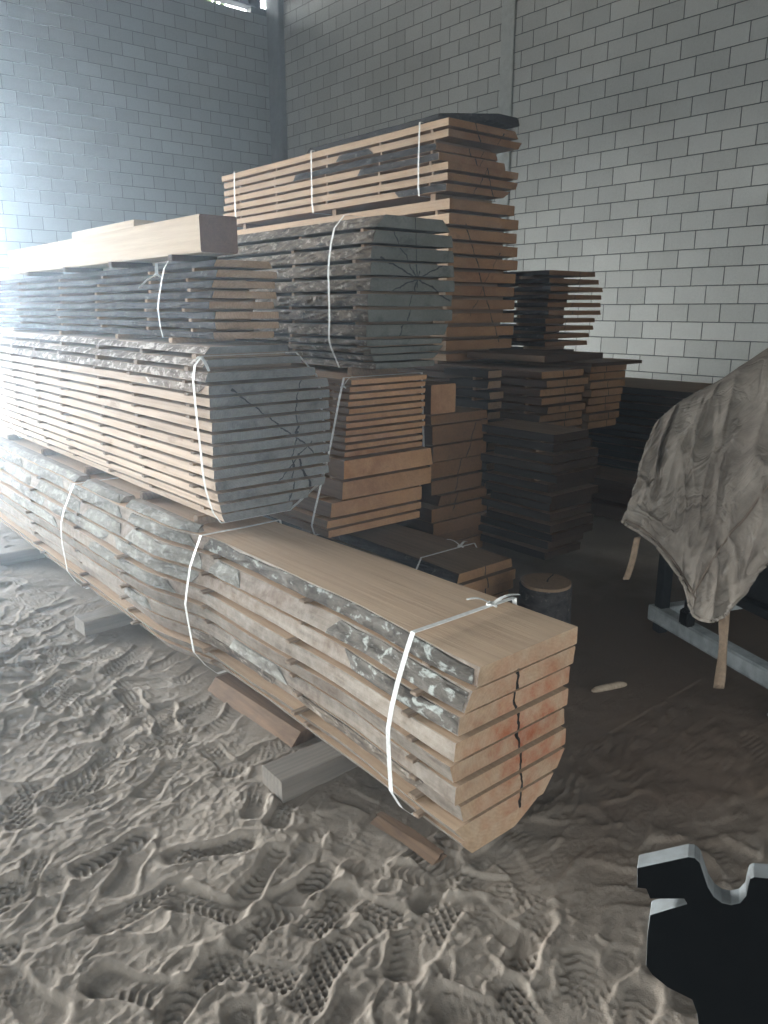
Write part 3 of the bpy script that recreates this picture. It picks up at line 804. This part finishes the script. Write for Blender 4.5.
# ---- overhanging tan stack, its supports, planks and the little dark stack on top
bl = even(1.185, 8, .0615, .05, lambda i: 4.985 + .012 * math.sin(i * 2), lambda i: 5.46 - .012 * i + .02 * math.sin(i * 1.7))
S7b = stack('S7b', 'the overhanging tan stack left of the tarp', 'tan-ended plank', bl, 3.5, 7.5, ('slabtop', 'tanend', 'brownface'), (5.2, .9), cols=(4.45,), st=.4, wav=.01, jit=.025, sp_out=(-.04, 0), sp_tag='the overhanging tan stack')
bl = even(S7b[-1].zb - .002, 7, .0985, .094, 5.0, 5.42)
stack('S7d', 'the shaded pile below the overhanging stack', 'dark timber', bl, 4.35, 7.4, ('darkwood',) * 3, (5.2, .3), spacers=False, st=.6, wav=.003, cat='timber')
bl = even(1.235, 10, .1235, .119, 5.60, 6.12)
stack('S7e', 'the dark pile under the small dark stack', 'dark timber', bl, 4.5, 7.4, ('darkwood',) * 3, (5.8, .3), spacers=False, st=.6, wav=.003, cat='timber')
S7bt = S7b[0].zt
timber('plank', 4.62, 5.35, 3.66, 5.0 - .55, S7bt + .002 + .03, S7bt + .08, ('brownface', 'darkwood', 'brownface'), 'short reddish plank lying across the overhanging tan stack', 'plank')
timber('plank', 4.90, 5.53, 3.42, 4.44, S7bt + .002, S7bt + .028, ('slabtop', 'darkwood', 'darkwood'), 'wide thin plank jutting over the overhanging tan stack', 'plank', yaw=-.03)
bl = []
zt = 1.915
s6r = [6.02, 6.07, 6.1, 6.11, 6.11, 6.09, 6.06, 6.04, 6.0, 5.97]
for k in range(10):
    bl.append((zt, zt - .038, 5.36 + .004 * abs(k - 5), 5.36 + .004 * abs(k - 5), s6r[k], s6r[k] + .01, 0, 0)); zt -= .0655
S6 = stack('S6', 'the small dark stack before the block wall', 'dark bark-edged plank', bl, 4.25, 6.4, ('S3face', 'brownend', 'darkbark'), (5.73, 1.6), cols=(4.6, 5.4, 6.2), st=.1, barkm='darkbark', bark_th=.02, wav=.01, jit=.03,
           sp_out=(-.06, 0), sp_tag='the small dark stack')
for k, y in enumerate((4.62, 6.2)):
    me = MB().box((5.56, y - .03, 1.2356), (6.08, y + .03, S6[-1].zb - .0006), .002).mesh('bearer_stick'); woodco(me, (0, 0), k + 9, 0)
    tag(link('bearer_stick', me, M['spacer']), f'stick under the small dark stack, {["near", "far"][k]} one', 'spacer', 'sticks under the small dark stack')

# ---- shadowed stack behind the stump, its shade painted in as dark wood
bl = even(.862, 13, .062, .048, lambda i: 3.75 + .02 * math.sin(i * 1.9) + (.02 if i == 0 else 0), lambda i: [4.12, 4.16, 4.2, 4.21, 4.22, 4.22, 4.21, 4.2, 4.19, 4.18, 4.17, 4.14, 4.1][i])
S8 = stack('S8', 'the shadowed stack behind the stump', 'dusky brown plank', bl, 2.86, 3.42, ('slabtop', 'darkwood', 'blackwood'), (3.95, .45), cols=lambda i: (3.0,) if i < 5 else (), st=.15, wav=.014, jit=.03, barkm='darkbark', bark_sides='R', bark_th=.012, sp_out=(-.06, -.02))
# ---- brown short stack with the block on top
bl = [(.985, .93, 3.19, 3.2, 3.71, 3.715, .0, 0), (.918, .80, 3.225, 3.225, 3.725, 3.725, .02, 0), (.788, .69, 3.225, 3.225, 3.72, 3.72, .02, 0), (.676, .575, 3.225, 3.225, 3.72, 3.71, .03, 0),
      (.562, .47, 3.235, 3.235, 3.71, 3.7, .03, 0), (.462, .40, 3.28, 3.26, 3.72, 3.72, .0, 0), (.388, .30, 3.2, 3.2, 3.72, 3.72, .0, 0), (.288, .205, 3.22, 3.22, 3.72, 3.72, 0, 0), (.175, .10, 3.2, 3.21, 3.71, 3.71, 0, 0), (.09, .0, 3.2, 3.21, 3.71, 3.71, .01, 0)]
S9 = stack('S9', 'the brown stack under the square block', 'thick brown plank', [tuple([b[0] - .03 * (b[0] > .2), b[1] - .03 * (b[0] > .2)] + [x + .095 for x in b[2:6]] + list(b[6:])) for b in bl], 3.46, 4.2, ('slabtop', 'brownend', 'darkwood'), (3.6, .5), cols=(3.6,), st=.1, wav=.012, jit=.015, sp_out=(-.1, -.05), sp_mat='driftwood', sp_w=.03)
timber('wooden_block', 3.34, 3.56, 3.52, 3.78, S9[0].zt + .001, S9[0].zt + .185, ('S5edge', 'S5end', 'darkwood'), 'squared orange-ended block standing on the brown stack', 'block')
# ---- low strapped stack
bl = [(.285, .235, 2.70, 2.68, 3.10, 3.11, 0, 0), (.222, .165, 2.69, 2.69, 3.14, 3.14, -.02, 0), (.152, .10, 2.70, 2.70, 3.13, 3.13, .0, 0), (.09, .03, 2.70, 2.72, 3.12, 3.12, .02, 0)]
K = stack('K', 'the low strapped stack beside the log', lambda i: ['grey-brown slab', 'orange-ended slab', 'orange-ended slab', 'dark slab'][i], bl, 2.62, 7.4, ('slabtop', 'tanend', 'darkwood'), (2.9, .1), cols=(2.75,), st=.06, wav=.02, jit=.012,
          barkm='darkbark', bark_th=.014, sp_out=(-.05, -.02))
for k, y in enumerate((2.8, 6.6)):
    timber('bearer', 2.72, 3.10, y - .04, y + .04, -.03, .0285, ('darkwood',) * 3, f'flat bearer under the low strapped stack, {["near", "far"][k]} one', 'bearer', group='bearers under the low stack')
# ---- dark stack along the right wall
bl = even(.90, 13, .069, .056, lambda i: 6.36 + .03 * math.sin(i * 2.3), lambda i: 7.3 + .02 * math.sin(i))
Ms = stack('M', 'the dark stack along the block wall', lambda i: 'pale-topped dark plank' if i == 0 else 'blackened plank', bl, 1.9, 8.2, ('slabtop', 'darkwood', 'blackwood'), (6.8, .4), cols=(4.8,), st=.3, wav=.012, jit=.05, sp_mat='spacergrey', sp_out=(-.06, -.01))
bl = [(.30, .22, 5.15, 5.15, 5.62, 5.62), (.205, .12, 5.2, 5.2, 5.6, 5.6), (.105, .0, 5.15, 5.15, 5.6, 5.6)]
stack('N', 'the low dim stack behind the tarp', 'dim brown slab', bl, 2.5, 4.1, ('brownface', 'darkwood', 'darkwood'), (5.4, .1), cols=(2.7, 3.9), st=.2, wav=.02, jit=.05, sp_out=(-.06, -.02))

# ---- bearers under the front log and offcuts
BT = L1[-1].zb - .0006
for k, (x0, x1, y, w) in enumerate(((1.20, 1.92, 2.02, .13), (1.17, 1.95, 3.84, .13), (1.12, 1.95, 5.3, .13))):
    sd = k * 5.
    me = board_mesh('bearer', lambda y_, zf: y - w / 2 + .003 * N(y_ * 5, sd), lambda y_, zf: y + w / 2 + .003 * N(y_ * 5, sd + 4), x0, x1, BT + .05, .08, 0, .004)
    for v in me.vertices: v.co = (v.co.y, v.co.x, v.co.z)
    me.flip_normals(); woodco(me, (0, 0), sd, 0)
    b_ = me.attributes['wood_co'].data; buf = np.zeros(len(me.vertices) * 3, np.float32); b_.foreach_get('vector', buf)
    b_.foreach_set('vector', np.ascontiguousarray(buf.reshape(-1, 3)[:, [1, 0, 2]]).ravel())
    me.transform(__import__('mathutils').Matrix.Translation((-(x0 + x1) / 2, -y, 0)))
    o = link('bearer', me, [M['bearer']] * 3); o.location = ((x0 + x1) / 2, y, -.05)
    o.rotation_euler = (0, 0, (-.02, .03, -.03)[k])
    tag(o, ['grey square bearer under the front log stack, nearest of three', 'grey square bearer under the front log stack, middle of three', 'grey square bearer under the front log stack, farthest of three'][k], 'bearer', 'bearers under the front log')

def offcut(name, pts, w, h, mat, label, cat='offcut', seed=0, z0=0.):
    """half-round slab along a polyline on the ground"""
    pts = [Vector(p) for p in pts]; n = 10; S = 14; vs = []; fs = []
    for i in range(S + 1):
        f = i / S; a = f * (len(pts) - 1); k = min(int(a), len(pts) - 2); p = pts[k].lerp(pts[k + 1], a - k)
        t = (pts[-1] - pts[0]).normalized(); s_ = Vector((-t.y, t.x, 0)).normalized()
        sc = (1 - .55 * abs(2 * f - 1) ** 6)
        for q in range(n):
            an = math.pi * q / (n - 1)
            r = 1 + .12 * N(f * 6 + seed, q * .7)
            vs.append(p + s_ * math.cos(an) * w / 2 * sc * r + Vector((0, 0, math.sin(an) ** .7 * h * sc * r + z0)))
    for i in range(S):
        for q in range(n): fs.append([i * n + q, i * n + (q + 1) % n, (i + 1) * n + (q + 1) % n, (i + 1) * n + q])
    fs += [list(range(n))[::-1], [S * n + q for q in range(n)]]
    mb = MB(); mb.add(vs, fs); me = mb.mesh(name, True); woodco(me, (pts[0].x, 0), seed, 0)
    return tag(link(name, me, M[mat]), label, cat)
slab('slab_offcut', [(1.40 + .27 * f, 1.372 - .016 * abs(f - .5) - .02 * f, 1.422 - .03 * f + .012 * abs(f - .5), -.006) for f in [k / 8 for k in range(9)]], .026, ('brownface', 'brownface'), 'brown slab offcut lying on the sand below the front log end', 'offcut')
slab('slab_offcut', [(2.22 + .62 * f, 1.40 - .03 * f, 1.52, -.03) for f in [k / 8 for k in range(9)]], .066, ('brownface', 'brownface'), 'reddish brown slab offcut tucked under the front log stack', 'offcut')
# bark covered slabs on the shoulder of the front log, beside the grey stack
for k, (ya, yb) in enumerate(((2.97, 3.62), (3.70, 4.22), (4.33, 6.35))):
    z0 = L1[0].zt + .001
    Lf = lambda y, zf: L1[0].L(y, 1) + .012 + .035 * zf + .008 * N(y * 5, k)
    me = board_mesh('bark_slab', Lf, lambda y, zf: 1.475 - .012 * zf, ya, yb, .03, .05)
    woodco(me, (1.6, .3), k, z0); o = link('bark_slab', me, [M['L1edge'], M['L1edge'], M['L1bark2']]); o.location = (0, 0, z0)
    tag(o, ['pale bark slab on the shoulder of the front log, nearest of three', 'pale bark slab on the shoulder of the front log, middle of three', 'pale bark slab on the shoulder of the front log, farthest of three'][k], 'slab', 'bark slabs on the front log')
    b_ = bark_mesh('bark', Lf, -1, [(ya + .01, yb - .01)], .03, .05, .012, k * 3.); woodco(b_, (1.6, .3), k, z0); link('bark', b_, M['L1bark2'], o)
a, b = at(592, 691, Z=.01), at(626, 684, Z=.01)
offcut('stick', [a, b], .03, .022, 'driftwood', 'short bleached stick lying on the dark floor', 'stick', seed=8, z0=-.004)

# ---- stump
def stump():
    c = Vector((2.925, 2.235, 0)); root = empty('stump', c)
    tag(root, 'round sawn tree stump standing on the floor by the low stack', 'stump')
    def rad(a): return .128 * (1 + .05 * N(math.cos(a) * 1.5, math.sin(a) * 1.5, 2))
    n = 56; vs = []; fs = []
    levels = [(-.02, 1.08), (.04, 1.04), (.12, 1.0), (.2, .99), (.285, .985)]
    for z, k in levels:
        for i in range(n):
            a = 2 * math.pi * i / n; r = rad(a) * k + .006 * N(a * 6, z * 6, 1)
            vs.append((r * math.cos(a), r * math.sin(a), z))
    for l in range(len(levels) - 1):
        for i in range(n): fs.append([l * n + i, l * n + (i + 1) % n, (l + 1) * n + (i + 1) % n, (l + 1) * n + i])
    fs += [list(range(n))[::-1], [(len(levels) - 1) * n + i for i in range(n)]]
    mb = MB(); mb.add(vs, fs); me = mb.mesh('bark', True); woodco(me, (0, 0), 2, 0); link('bark', me, M['darkbark'], root)
    vs = [(rad(2 * math.pi * i / n) * .95 * math.cos(2 * math.pi * i / n), rad(2 * math.pi * i / n) * .95 * math.sin(2 * math.pi * i / n), z) for z in (.27, .3) for i in range(n)]
    fs = [[i, (i + 1) % n, n + (i + 1) % n, n + i] for i in range(n)] + [list(range(n))[::-1], [n + i for i in range(n)]]
    mb = MB(); mb.add(vs, fs); me = mb.mesh('sawn_top')
    woodco(me, (0.01, 0), 0, 0); b_ = me.attributes['wood_co'].data; buf = np.zeros(len(me.vertices) * 3, np.float32); b_.foreach_get('vector', buf)
    b_.foreach_set('vector', np.ascontiguousarray(buf.reshape(-1, 3)[:, [0, 2, 1]]).ravel())
    link('sawn_top', me, M['stumptop'], root)
stump()

# ---- straps
tz = L1[0].zt
strap(L1, 1.555, 'white strap tied round the near end of the front log stack', off=.016, w=.019, knot=(1.76, tz + .012, 0), tail=((-.07, .045, .02), (.11, -.02, .012)), slack=.01, seed=1, gmin=.006)
strap(L1, 2.868, 'white strap round the front log stack, just before the grey-ended stack', off=.016, w=.017, slack=.02, seed=2, gmin=.006, gmax=.006, skew=.07)
strap(L1, 4.27, 'white strap round the front log stack, below the grey-ended stack', off=.016, w=.017, slack=.02, seed=3, gmin=.006, gmax=.006)
strap(S2, 2.965, 'white strap round the near end of the grey-ended stack', off=.011, w=.017, skew=.06, slack=.02, seed=4, gmin=.005, knot=(1.50, 1.40, -.03), tail=((-.01, -.09, -.05),))
strap(S2, 5.95, 'white strap round the far part of the grey-ended stack', off=.011, w=.016, skew=.05, slack=.01, seed=5, gmin=.005)
strap(S3, 3.58, 'thin white strap tied round the dark-barked stack', off=.013, w=.011, skew=-.06, slack=.03, seed=6, gmin=.005, knot=(1.605, 1.745, 0), tail=((-.02, .16, -.055), (-.02, -.05, .05)))
strap(S4, 3.79, 'pale strap round the cracked dark grey log stack', off=.016, barkoff=.034, w=.016, skew=.03, slack=.03, seed=7, gmin=.005)
strap(S5, 3.53, 'white strap round the orange stack below the grey log', off=.01, w=.018, skew=-.05, slack=.03, seed=8, gmin=.005, knot=(2.63, 1.17, -.02), tail=((.03, -.05, .06),))
strap(TB, 4.80, 'white strap round the crowning bundle at its near end', off=.016, w=.017, seed=9, gmin=.012)
strap(TB, 6.25, 'white strap round the middle of the crowning bundle', off=.016, w=.017, seed=10, gmin=.012)
strap(TB, 7.66, 'white strap round the far end of the crowning bundle', off=.016, w=.022, seed=11, gmin=.012)
strap(K, 2.90, 'thin white strap tied round the low strapped stack', off=.016, w=.012, knot=(3.0, .301, 0), tail=((-.05, .06, .035), (.07, .02, .006)), seed=12, gmin=.005)

# ------------------------------------------------------------------ machine under the tarp
root = empty('covered_machine', (3.7, 1.5, 0))
tag(root, 'dark steel machine on a pale frame, hidden under the grey tarp', 'machine')
def part(mb, name, mat, smooth=False):
    o = mb.build(name, M[mat], root, smooth); o.matrix_parent_inverse = __import__('mathutils').Matrix.Translation((-3.7, -1.5, 0)); return o
fd = (at(768, 672, Z=.12) - at(650, 606, Z=.12)); fd.z = 0; fd.normalize(); fs_ = Vector((-fd.y, fd.x, 0))
if fs_.x < 0: fs_ = -fs_
p0 = at(648, 607, Z=.12); p0.z = 0
def fb(mb, a0, a1, s0, s1, z0, z1, bev=.004):
    m = __import__('mathutils').Matrix.Translation(p0) @ __import__('mathutils').Matrix(((fd.x, fs_.x, 0, 0), (fd.y, fs_.y, 0, 0), (0, 0, 1, 0), (0, 0, 0, 1)))
    return mb.box((a0, s0, z0), (a1, s1, z1), bev, 0, m)
part(fb(fb(fb(MB(), 0, 1.5, 0, .012, .06, .13), 0, 1.5, 0, .07, .125, .135), 0, 1.5, 0, .07, .055, .065), 'base_rail', 'greypaint')
part(fb(fb(MB(), 0, 1.5, .75, .81, .055, .135), 0, .06, .07, .75, .06, .13), 'base_rail', 'greypaint')
part(fb(MB(), .02, .075, .02, .075, .0, .95), 'leg', 'darksteel')
part(fb(MB(), .98, 1.03, .01, .07, .0, .9), 'leg', 'darksteel')
part(fb(MB(), .02, .075, .72, .775, .0, 1.0), 'leg', 'darksteel')
part(fb(MB(), .98, 1.03, .72, .775, .0, 1.2), 'leg', 'darksteel')
part(fb(fb(MB(), .12, .95, .25, .30, .855, .89), .12, .95, .56, .62, .855, .89), 'top_rail', 'darksteel')
part(fb(MB(), .2, 1.0, .12, .7, .3, .86, .04), 'housing', 'darksteel')
part(fb(fb(MB(), .25, .9, .05, .11, .32, .36), .3, .36, -.01, .05, .2, .34), 'crossbar', 'darksteel')
part(fb(fb(MB(), .26, .33, -.03, .02, .14, .22, .01), .28, .31, -.02, .01, .22, .3), 'clamp', 'rubber')
part(fb(fb(MB(), .93, .98, -.07, -.03, .0, .16), .9, 1.0, -.09, -.02, .0, .015), 'foot', 'greypaint')

def catmull(P, n):
    """resample list of Vectors"""
    out = []; m = len(P) - 1
    for i in range(n):
        u = i / (n - 1) * m; k = min(int(u), m - 1); f = u - k
        a, b, c, d = P[max(k - 1, 0)], P[k], P[k + 1], P[min(k + 2, m)]
        out.append(.5 * ((2 * b) + (c - a) * f + (2 * a - 5 * b + 4 * c - d) * f * f + (3 * b - a - 3 * c + d) * f ** 3))
    return out
D = lambda x, y, d: at(x, y, D=d)
rows = [
    [D(668, 560, 3.72), D(690, 540, 3.8), D(715, 520, 3.9), D(740, 490, 4.1), D(770, 450, 4.3), D(810, 420, 4.4), D(880, 400, 4.5)],       # far side, hanging behind the machine
    [D(657, 445, 3.45), D(676, 425, 3.55), D(698, 408, 3.65), D(722, 396, 3.7), D(748, 380, 3.75), D(790, 352, 3.78), D(880, 330, 3.8)],
    [D(657, 421, 3.22), D(675, 406, 3.25), D(696, 395, 3.26), D(718, 382, 3.25), D(742, 366, 3.22), D(785, 343, 3.18), D(880, 318, 3.15)],    # ridge
    [D(642, 455, 3.07), D(662, 440, 3.06), D(686, 428, 3.03), D(712, 414, 3.0), D(742, 402, 2.95), D(785, 388, 2.88), D(880, 372, 2.82)],
    [D(634, 487, 2.99), D(656, 488, 2.93), D(682, 486, 2.86), D(708, 480, 2.8), D(738, 470, 2.73), D(785, 455, 2.66), D(870, 440, 2.6)],
    [D(627, 508, 2.95), D(652, 520, 2.87), D(680, 538, 2.76), D(702, 552, 2.68), D(730, 548, 2.61), D(776, 520, 2.52), D(860, 500, 2.45)],
    [D(621, 522, 2.93), D(654, 543, 2.84), D(684, 585, 2.70), D(695, 616, 2.61), D(722, 615, 2.56), D(769, 564, 2.46), D(850, 545, 2.4)],
]
def tarp():
    NU, NV = 110, 150
    cols_ = [catmull(r, NU) for r in rows]
    grid = [[None] * NU for _ in range(NV)]
    for j in range(NU):
        c = catmull([cols_[i][j] for i in range(len(rows))], NV)
        for i in range(NV): grid[i][j] = c[i]
    rootT = None
    nrm = Vector((-.72, -.6, .35)).normalized()
    vs = []
    for i in range(NV):
        for j in range(NU):
            p = grid[i][j]; u = j / (NU - 1); v = i / (NV - 1)
            s = u * 6; 
            amp = min(1, max(0, (v - .2) * 3))
            # long drapes falling from the ridge, sharp creases and small crumples
            dr = .014 * math.sin(9 * u + 2.2 * v + 1.2 * N(u * 3, v * 2)) * amp
            cr = (1 - abs(2 * abs(N(u * 5 + v * 2.2, v * 3.2 - u * 1.5, 4)) - 0.0)) ** 5 * .03 * amp - .015 * amp
            sm = .010 * fbm(u * 13, v * 15, 2, 3) + .030 * (1 - abs(2 * N(u * 4 - v * 2, v * 4.5 + u * 2, 8))) ** 6 * amp + .022 * (1 - abs(2 * N(u * 6 + v * 3, v * 3 - u * 3, 18))) ** 8 * amp
            # one deep fold running down from the ridge
            fx = u - (.20 - .12 * (v - .42)); dp = -.05 * math.exp(-(fx / .018) ** 2) * max(0, min(1, (v - .33) * 9)) * max(0, min(1, (.74 - v) * 6)) + .018 * math.exp(-((fx + .035) / .02) ** 2) * amp
            vs.append(p + nrm * (dr + cr + sm + dp))
    fs = [[i * NU + j, i * NU + j + 1, (i + 1) * NU + j + 1, (i + 1) * NU + j] for i in range(NV - 1) for j in range(NU - 1)]
    mb = MB(); mb.add(vs, fs); o = mb.build('tarp', M['tarp'], None, True)
    uv = o.data.attributes.new('cloth_uv', 'FLOAT_VECTOR', 'POINT')
    uv.data.foreach_set('vector', np.array([(j / (NU - 1), i / (NV - 1), 0) for i in range(NV) for j in range(NU)], np.float32).ravel())
    md = o.modifiers.new('thickness', 'SOLIDIFY'); md.thickness = .004; md.offset = -1
    tag(o, 'grey-beige canvas tarp draped over the machine on the right', 'tarp')
    # rolled hem with seam
    hb = MB(); i = NV - 1
    pts = [Vector(vs[i * NU + j]) for j in range(NU)]
    hb.tube(pts, .007, 8); h = hb.build('hem', M['tarp'], o, True)
    h['label'] = 'rolled hem of the tarp'
    # sewn seams
    for path in ([(.36 + .5 * (k / 20), .985 - .30 * (k / 20) ** 1.05 + .015 * math.sin(k * .5)) for k in range(21)], [(.03 + .45 * k / 24, .945 - .004 * math.sin(k)) for k in range(25)]):
        sb = MB(); pp = []
        for u, v in path:
            i_, j_ = int(v * (NV - 1)), int(u * (NU - 1)); pp.append(Vector(vs[i_ * NU + j_]) + nrm * .004)
        sb.tube(pp, .004, 6); sb.build('seam', M['seam'], o, True)
    return o, vs, NU, NV
def tarpmat():
    t = NT('grey_canvas'); p = t.obco()
    a = t.noise(p, 3.2, 5, .6); b = t.noise(p, 14., 4, .6); w = t.noise(p, 260., 2, .5)
    col = t.ramp(t.math('ADD', t.math('MULTIPLY', a, .65), t.math('MULTIPLY', b, .35)), [(.36, G(100, 92, 84)), (.62, G(136, 128, 118))])
    cz = t.math('ABSOLUTE', t.math('SUBTRACT', t.noise(t.scale(p, (1.6, 1.6, 1.)), 3.6, 3, .5, 1.2), .5))
    cz2 = t.math('ABSOLUTE', t.math('SUBTRACT', t.noise(p, 9., 3, .5, .8), .5))
    crease = t.math('ADD', t.math('MINIMUM', t.math('MULTIPLY', cz, 9.), 1.), t.math('MULTIPLY', t.math('MINIMUM', t.math('MULTIPLY', cz2, 7.), 1.), .4))
    h = t.math('ADD', t.math('MULTIPLY', w, .06), t.math('ADD', t.math('MULTIPLY', b, .4), crease))
    return t.done(col, .95, h, .55, .012)
M['tarp'] = tarpmat(); M['seam'] = plain('canvas_seam', G(112, 100, 88), G(92, 82, 72), 60, .95)
TO, tv, NU, NV = tarp()
# webbing ties hanging from the hem
def tie(p, q, w, label, twist=.6):
    n = 14; vs = []; fs = []
    for k in range(n + 1):
        f = k / n; c = p.lerp(q, f) + Vector((.012 * math.sin(f * 5), .012 * math.sin(f * 4 + 1), 0))
        an = TH + twist * math.sin(f * 3)
        s_ = Vector((math.cos(an), -math.sin(an), 0)) * w / 2; nn = Vector((math.sin(an), math.cos(an), 0)) * .0015
        vs += [c - s_ - nn, c + s_ - nn, c + s_ + nn, c - s_ + nn]
    for k in range(n):
        for m in range(4): fs.append([k * 4 + m, k * 4 + (m + 1) % 4, k * 4 + 4 + (m + 1) % 4, k * 4 + 4 + m])
    fs += [[3, 2, 1, 0], [n * 4 + m for m in range(4)]]
    mb = MB(); mb.add(vs, fs); o = mb.build('tie_strap', M['webbing'], TO, True); o['label'] = label
tie(D(640, 538, 2.86), D(625, 578, 2.86), .022, 'short brown webbing tie')
tie(D(728, 606, 2.57), D(717, 686, 2.62), .034, 'long brown webbing tie reaching the floor', 1.2)

# ------------------------------------------------------------------ black steel bracket in the foreground
def bracket():
    dpt = 1.02
    def P(x, y): return at(x, y, D=dpt)
    c0 = P(700, 900)
    # the plate stands upright, facing the camera side
    nrm = Vector((c0.x, c0.y, 0)).normalized(); nrm = (nrm + Vector((nrm.y, -nrm.x, 0)) * -.06).normalized()
    def pl(x, y):
        r = ray(x, y); t = (c0 - Vector((0, 0, HC))).dot(nrm) / r.dot(nrm)
        return Vector((0, 0, HC)) + r * t
    root = empty('steel_bracket', (c0.x, c0.y, 0))
    tag(root, 'black steel bracket with a rounded notch at the near right corner', 'bracket')
    inv = __import__('mathutils').Matrix.Translation((-c0.x, -c0.y, 0))
    # front outline, clockwise from the top left corner (lit edges are painted lighter on the thickness behind)
    upper = [(637, 868), (688, 857), (695, 858), (700, 863)] 
    notch = []
    for k in range(13):
        a = math.pi * (1 - k / 12); notch.append((726 + 19 * math.cos(a), 888 + 13 * -math.sin(a) * -1))
    notch = [(703, 872), (708, 887), (714, 897), (722, 903), (731, 905), (740, 903), (746, 896), (748, 886), (750, 879), (754, 877)]
    right = [(775, 879), (830, 888), (845, 960), (845, 1060)]
    low = [(702, 1060), (697, 1014), (692, 1000), (668, 988), (652, 975), (646, 966), (647, 938), (650, 915)]
    slot = [(687, 904), (684, 899), (650, 899), (646, 889), (637, 888)]
    outline = upper + notch + right + low + slot
    f = [pl(*p) for p in outline]
    back = nrm * .029
    mb = MB(); mb.prism(f, back); o = mb.build('plate', M['black'], root); o.matrix_parent_inverse = inv
    me = o.data; me.materials.append(M['edgesteel'])
    for p in me.polygons:
        if abs(p.normal.dot(nrm)) < .5: p.material_index = 1
    bv = o.modifiers.new('edge', 'BEVEL'); bv.width = .0012; bv.segments = 2; bv.limit_method = 'ANGLE'
    # post that carries the plate down to the floor
    a, b = pl(700, 1050), pl(840, 1050)
    s_ = (b - a); s_.z = 0; L = s_.length; s_.normalize()
    q = a.copy(); q.z = -.02
    pts = [q + s_ * .01 + nrm * .036, q + s_ * (L - .01) + nrm * .036, q + s_ * (L - .01) + nrm * .10, q + s_ * .01 + nrm * .10]
    mb = MB(); mb.prism(pts, (0, 0, a.z + .06)); o = mb.build('post', M['darksteel'], root); o.matrix_parent_inverse = inv
    mb = MB(); pts = [q - s_ * .05 - nrm * .04, q + s_ * (L + .05) - nrm * .04, q + s_ * (L + .05) + nrm * .16, q - s_ * .05 + nrm * .16]
    mb.prism(pts, (0, 0, .03)); o = mb.build('foot_plate', M['darksteel'], root); o.matrix_parent_inverse = inv
    pts = [Vector((p.x, p.y, .0)) for p in (a + s_ * .0, a + s_ * L)]
    mb = MB(); mb.prism([Vector((pts[0].x, pts[0].y, -.015)), Vector((pts[1].x, pts[1].y, -.015)), b + Vector((0, 0, .02)), a + Vector((0, 0, .02))], nrm * .034)
    o = mb.build('lower_plate', M['black'], root); o.matrix_parent_inverse = inv
bracket()

# ------------------------------------------------------------------ haze added to stand in for veiling glare at the left
def haze(density, g):
    m = bpy.data.materials.new('glare_haze'); m.use_nodes = True; nt = m.node_tree; nt.nodes.clear()
    out = nt.nodes.new('ShaderNodeOutputMaterial'); v = nt.nodes.new('ShaderNodeVolumePrincipled')
    v = nt.nodes.new('ShaderNodeVolumeScatter'); v.inputs['Density'].default_value = density; v.inputs['Anisotropy'].default_value = g
    v.inputs['Color'].default_value = (.68, .84, 1, 1)
    nt.links.new(v.outputs[0], out.inputs['Volume'])
    o = MB().box((-6.6, -4.6, -.4), (9.1, 14.0, 8.8)).build('glare_haze', m)
    tag(o, 'thin added haze filling the shed, standing in for glare at the left', 'haze', kind='stuff')
haze(.027, .83)
SKY_DIR = (-.25, .968); SKY_POW = 3.0; SKY_BRIGHT = 86.; SKY_BASE = 4.9; GROUND = .12

# ------------------------------------------------------------------ light
w = bpy.data.worlds.new('world'); SC.world = w; w.use_nodes = True
wt = w.node_tree; bg = wt.nodes['Background']
tc = wt.nodes.new('ShaderNodeTexCoord')
def wm(op, a, b=0.):
    n_ = wt.nodes.new('ShaderNodeMath'); n_.operation = op
    for i_, v_ in enumerate((a, b)):
        if isinstance(v_, bpy.types.NodeSocket): wt.links.new(v_, n_.inputs[i_])
        else: n_.inputs[i_].default_value = v_
    return n_.outputs[0]
sx = wt.nodes.new('ShaderNodeSeparateXYZ'); wt.links.new(tc.outputs['Generated'], sx.inputs[0])
dotp = wm('ADD', wm('MULTIPLY', sx.outputs[0], SKY_DIR[0]), wm('MULTIPLY', sx.outputs[1], SKY_DIR[1]))
lobe = wm('POWER', wm('MAXIMUM', dotp, 0.), SKY_POW)
up = wm('MINIMUM', wm('MAXIMUM', wm('ADD', wm('MULTIPLY', sx.outputs[2], 12.), .5), GROUND), 1.)
st_ = wm('MULTIPLY', wm('ADD', wm('MULTIPLY', lobe, SKY_BRIGHT), SKY_BASE), up)
bg.inputs[0].default_value = (.86, .94, 1, 1); wt.links.new(st_, bg.inputs[1])

def portal(name, loc, target, sx_, sy_):
    d = bpy.data.lights.new(name, 'AREA'); d.shape = 'RECTANGLE'; d.size = sx_; d.size_y = sy_
    d.cycles.is_portal = True
    o = bpy.data.objects.new(name, d); C.objects.link(o); o.location = loc
    o.rotation_euler = (Vector(target) - Vector(loc)).to_track_quat('-Z', 'Y').to_euler()
    return o
portal('gate_back', ((GB - 6) / 2, YB + .1, GT / 2), ((GB - 6) / 2, 0, GT / 2), GB + 6, GT)
portal('gate_left', (-6.1, -.4, 2.2), (0, -.4, 2.2), 7.2, 4.4)
portal('gate_front', (-1.3, -4.1, 1.6), (-1.3, 0, 1.6), 9.4, 3.2)
portal('eaves_gap', (1.5, YB + .12, ZB + .05), (1.5, 0, ZB + .05), 13, .1)

vs_ = SC.view_settings
vs_.view_transform = 'Standard'; vs_.look = 'None'; vs_.exposure = 0.0; vs_.gamma = 1.0; vs_.use_curve_mapping = False
SC.cycles.volume_bounces = 0
SC.cycles.max_bounces = 6
SC.cycles.diffuse_bounces = 3
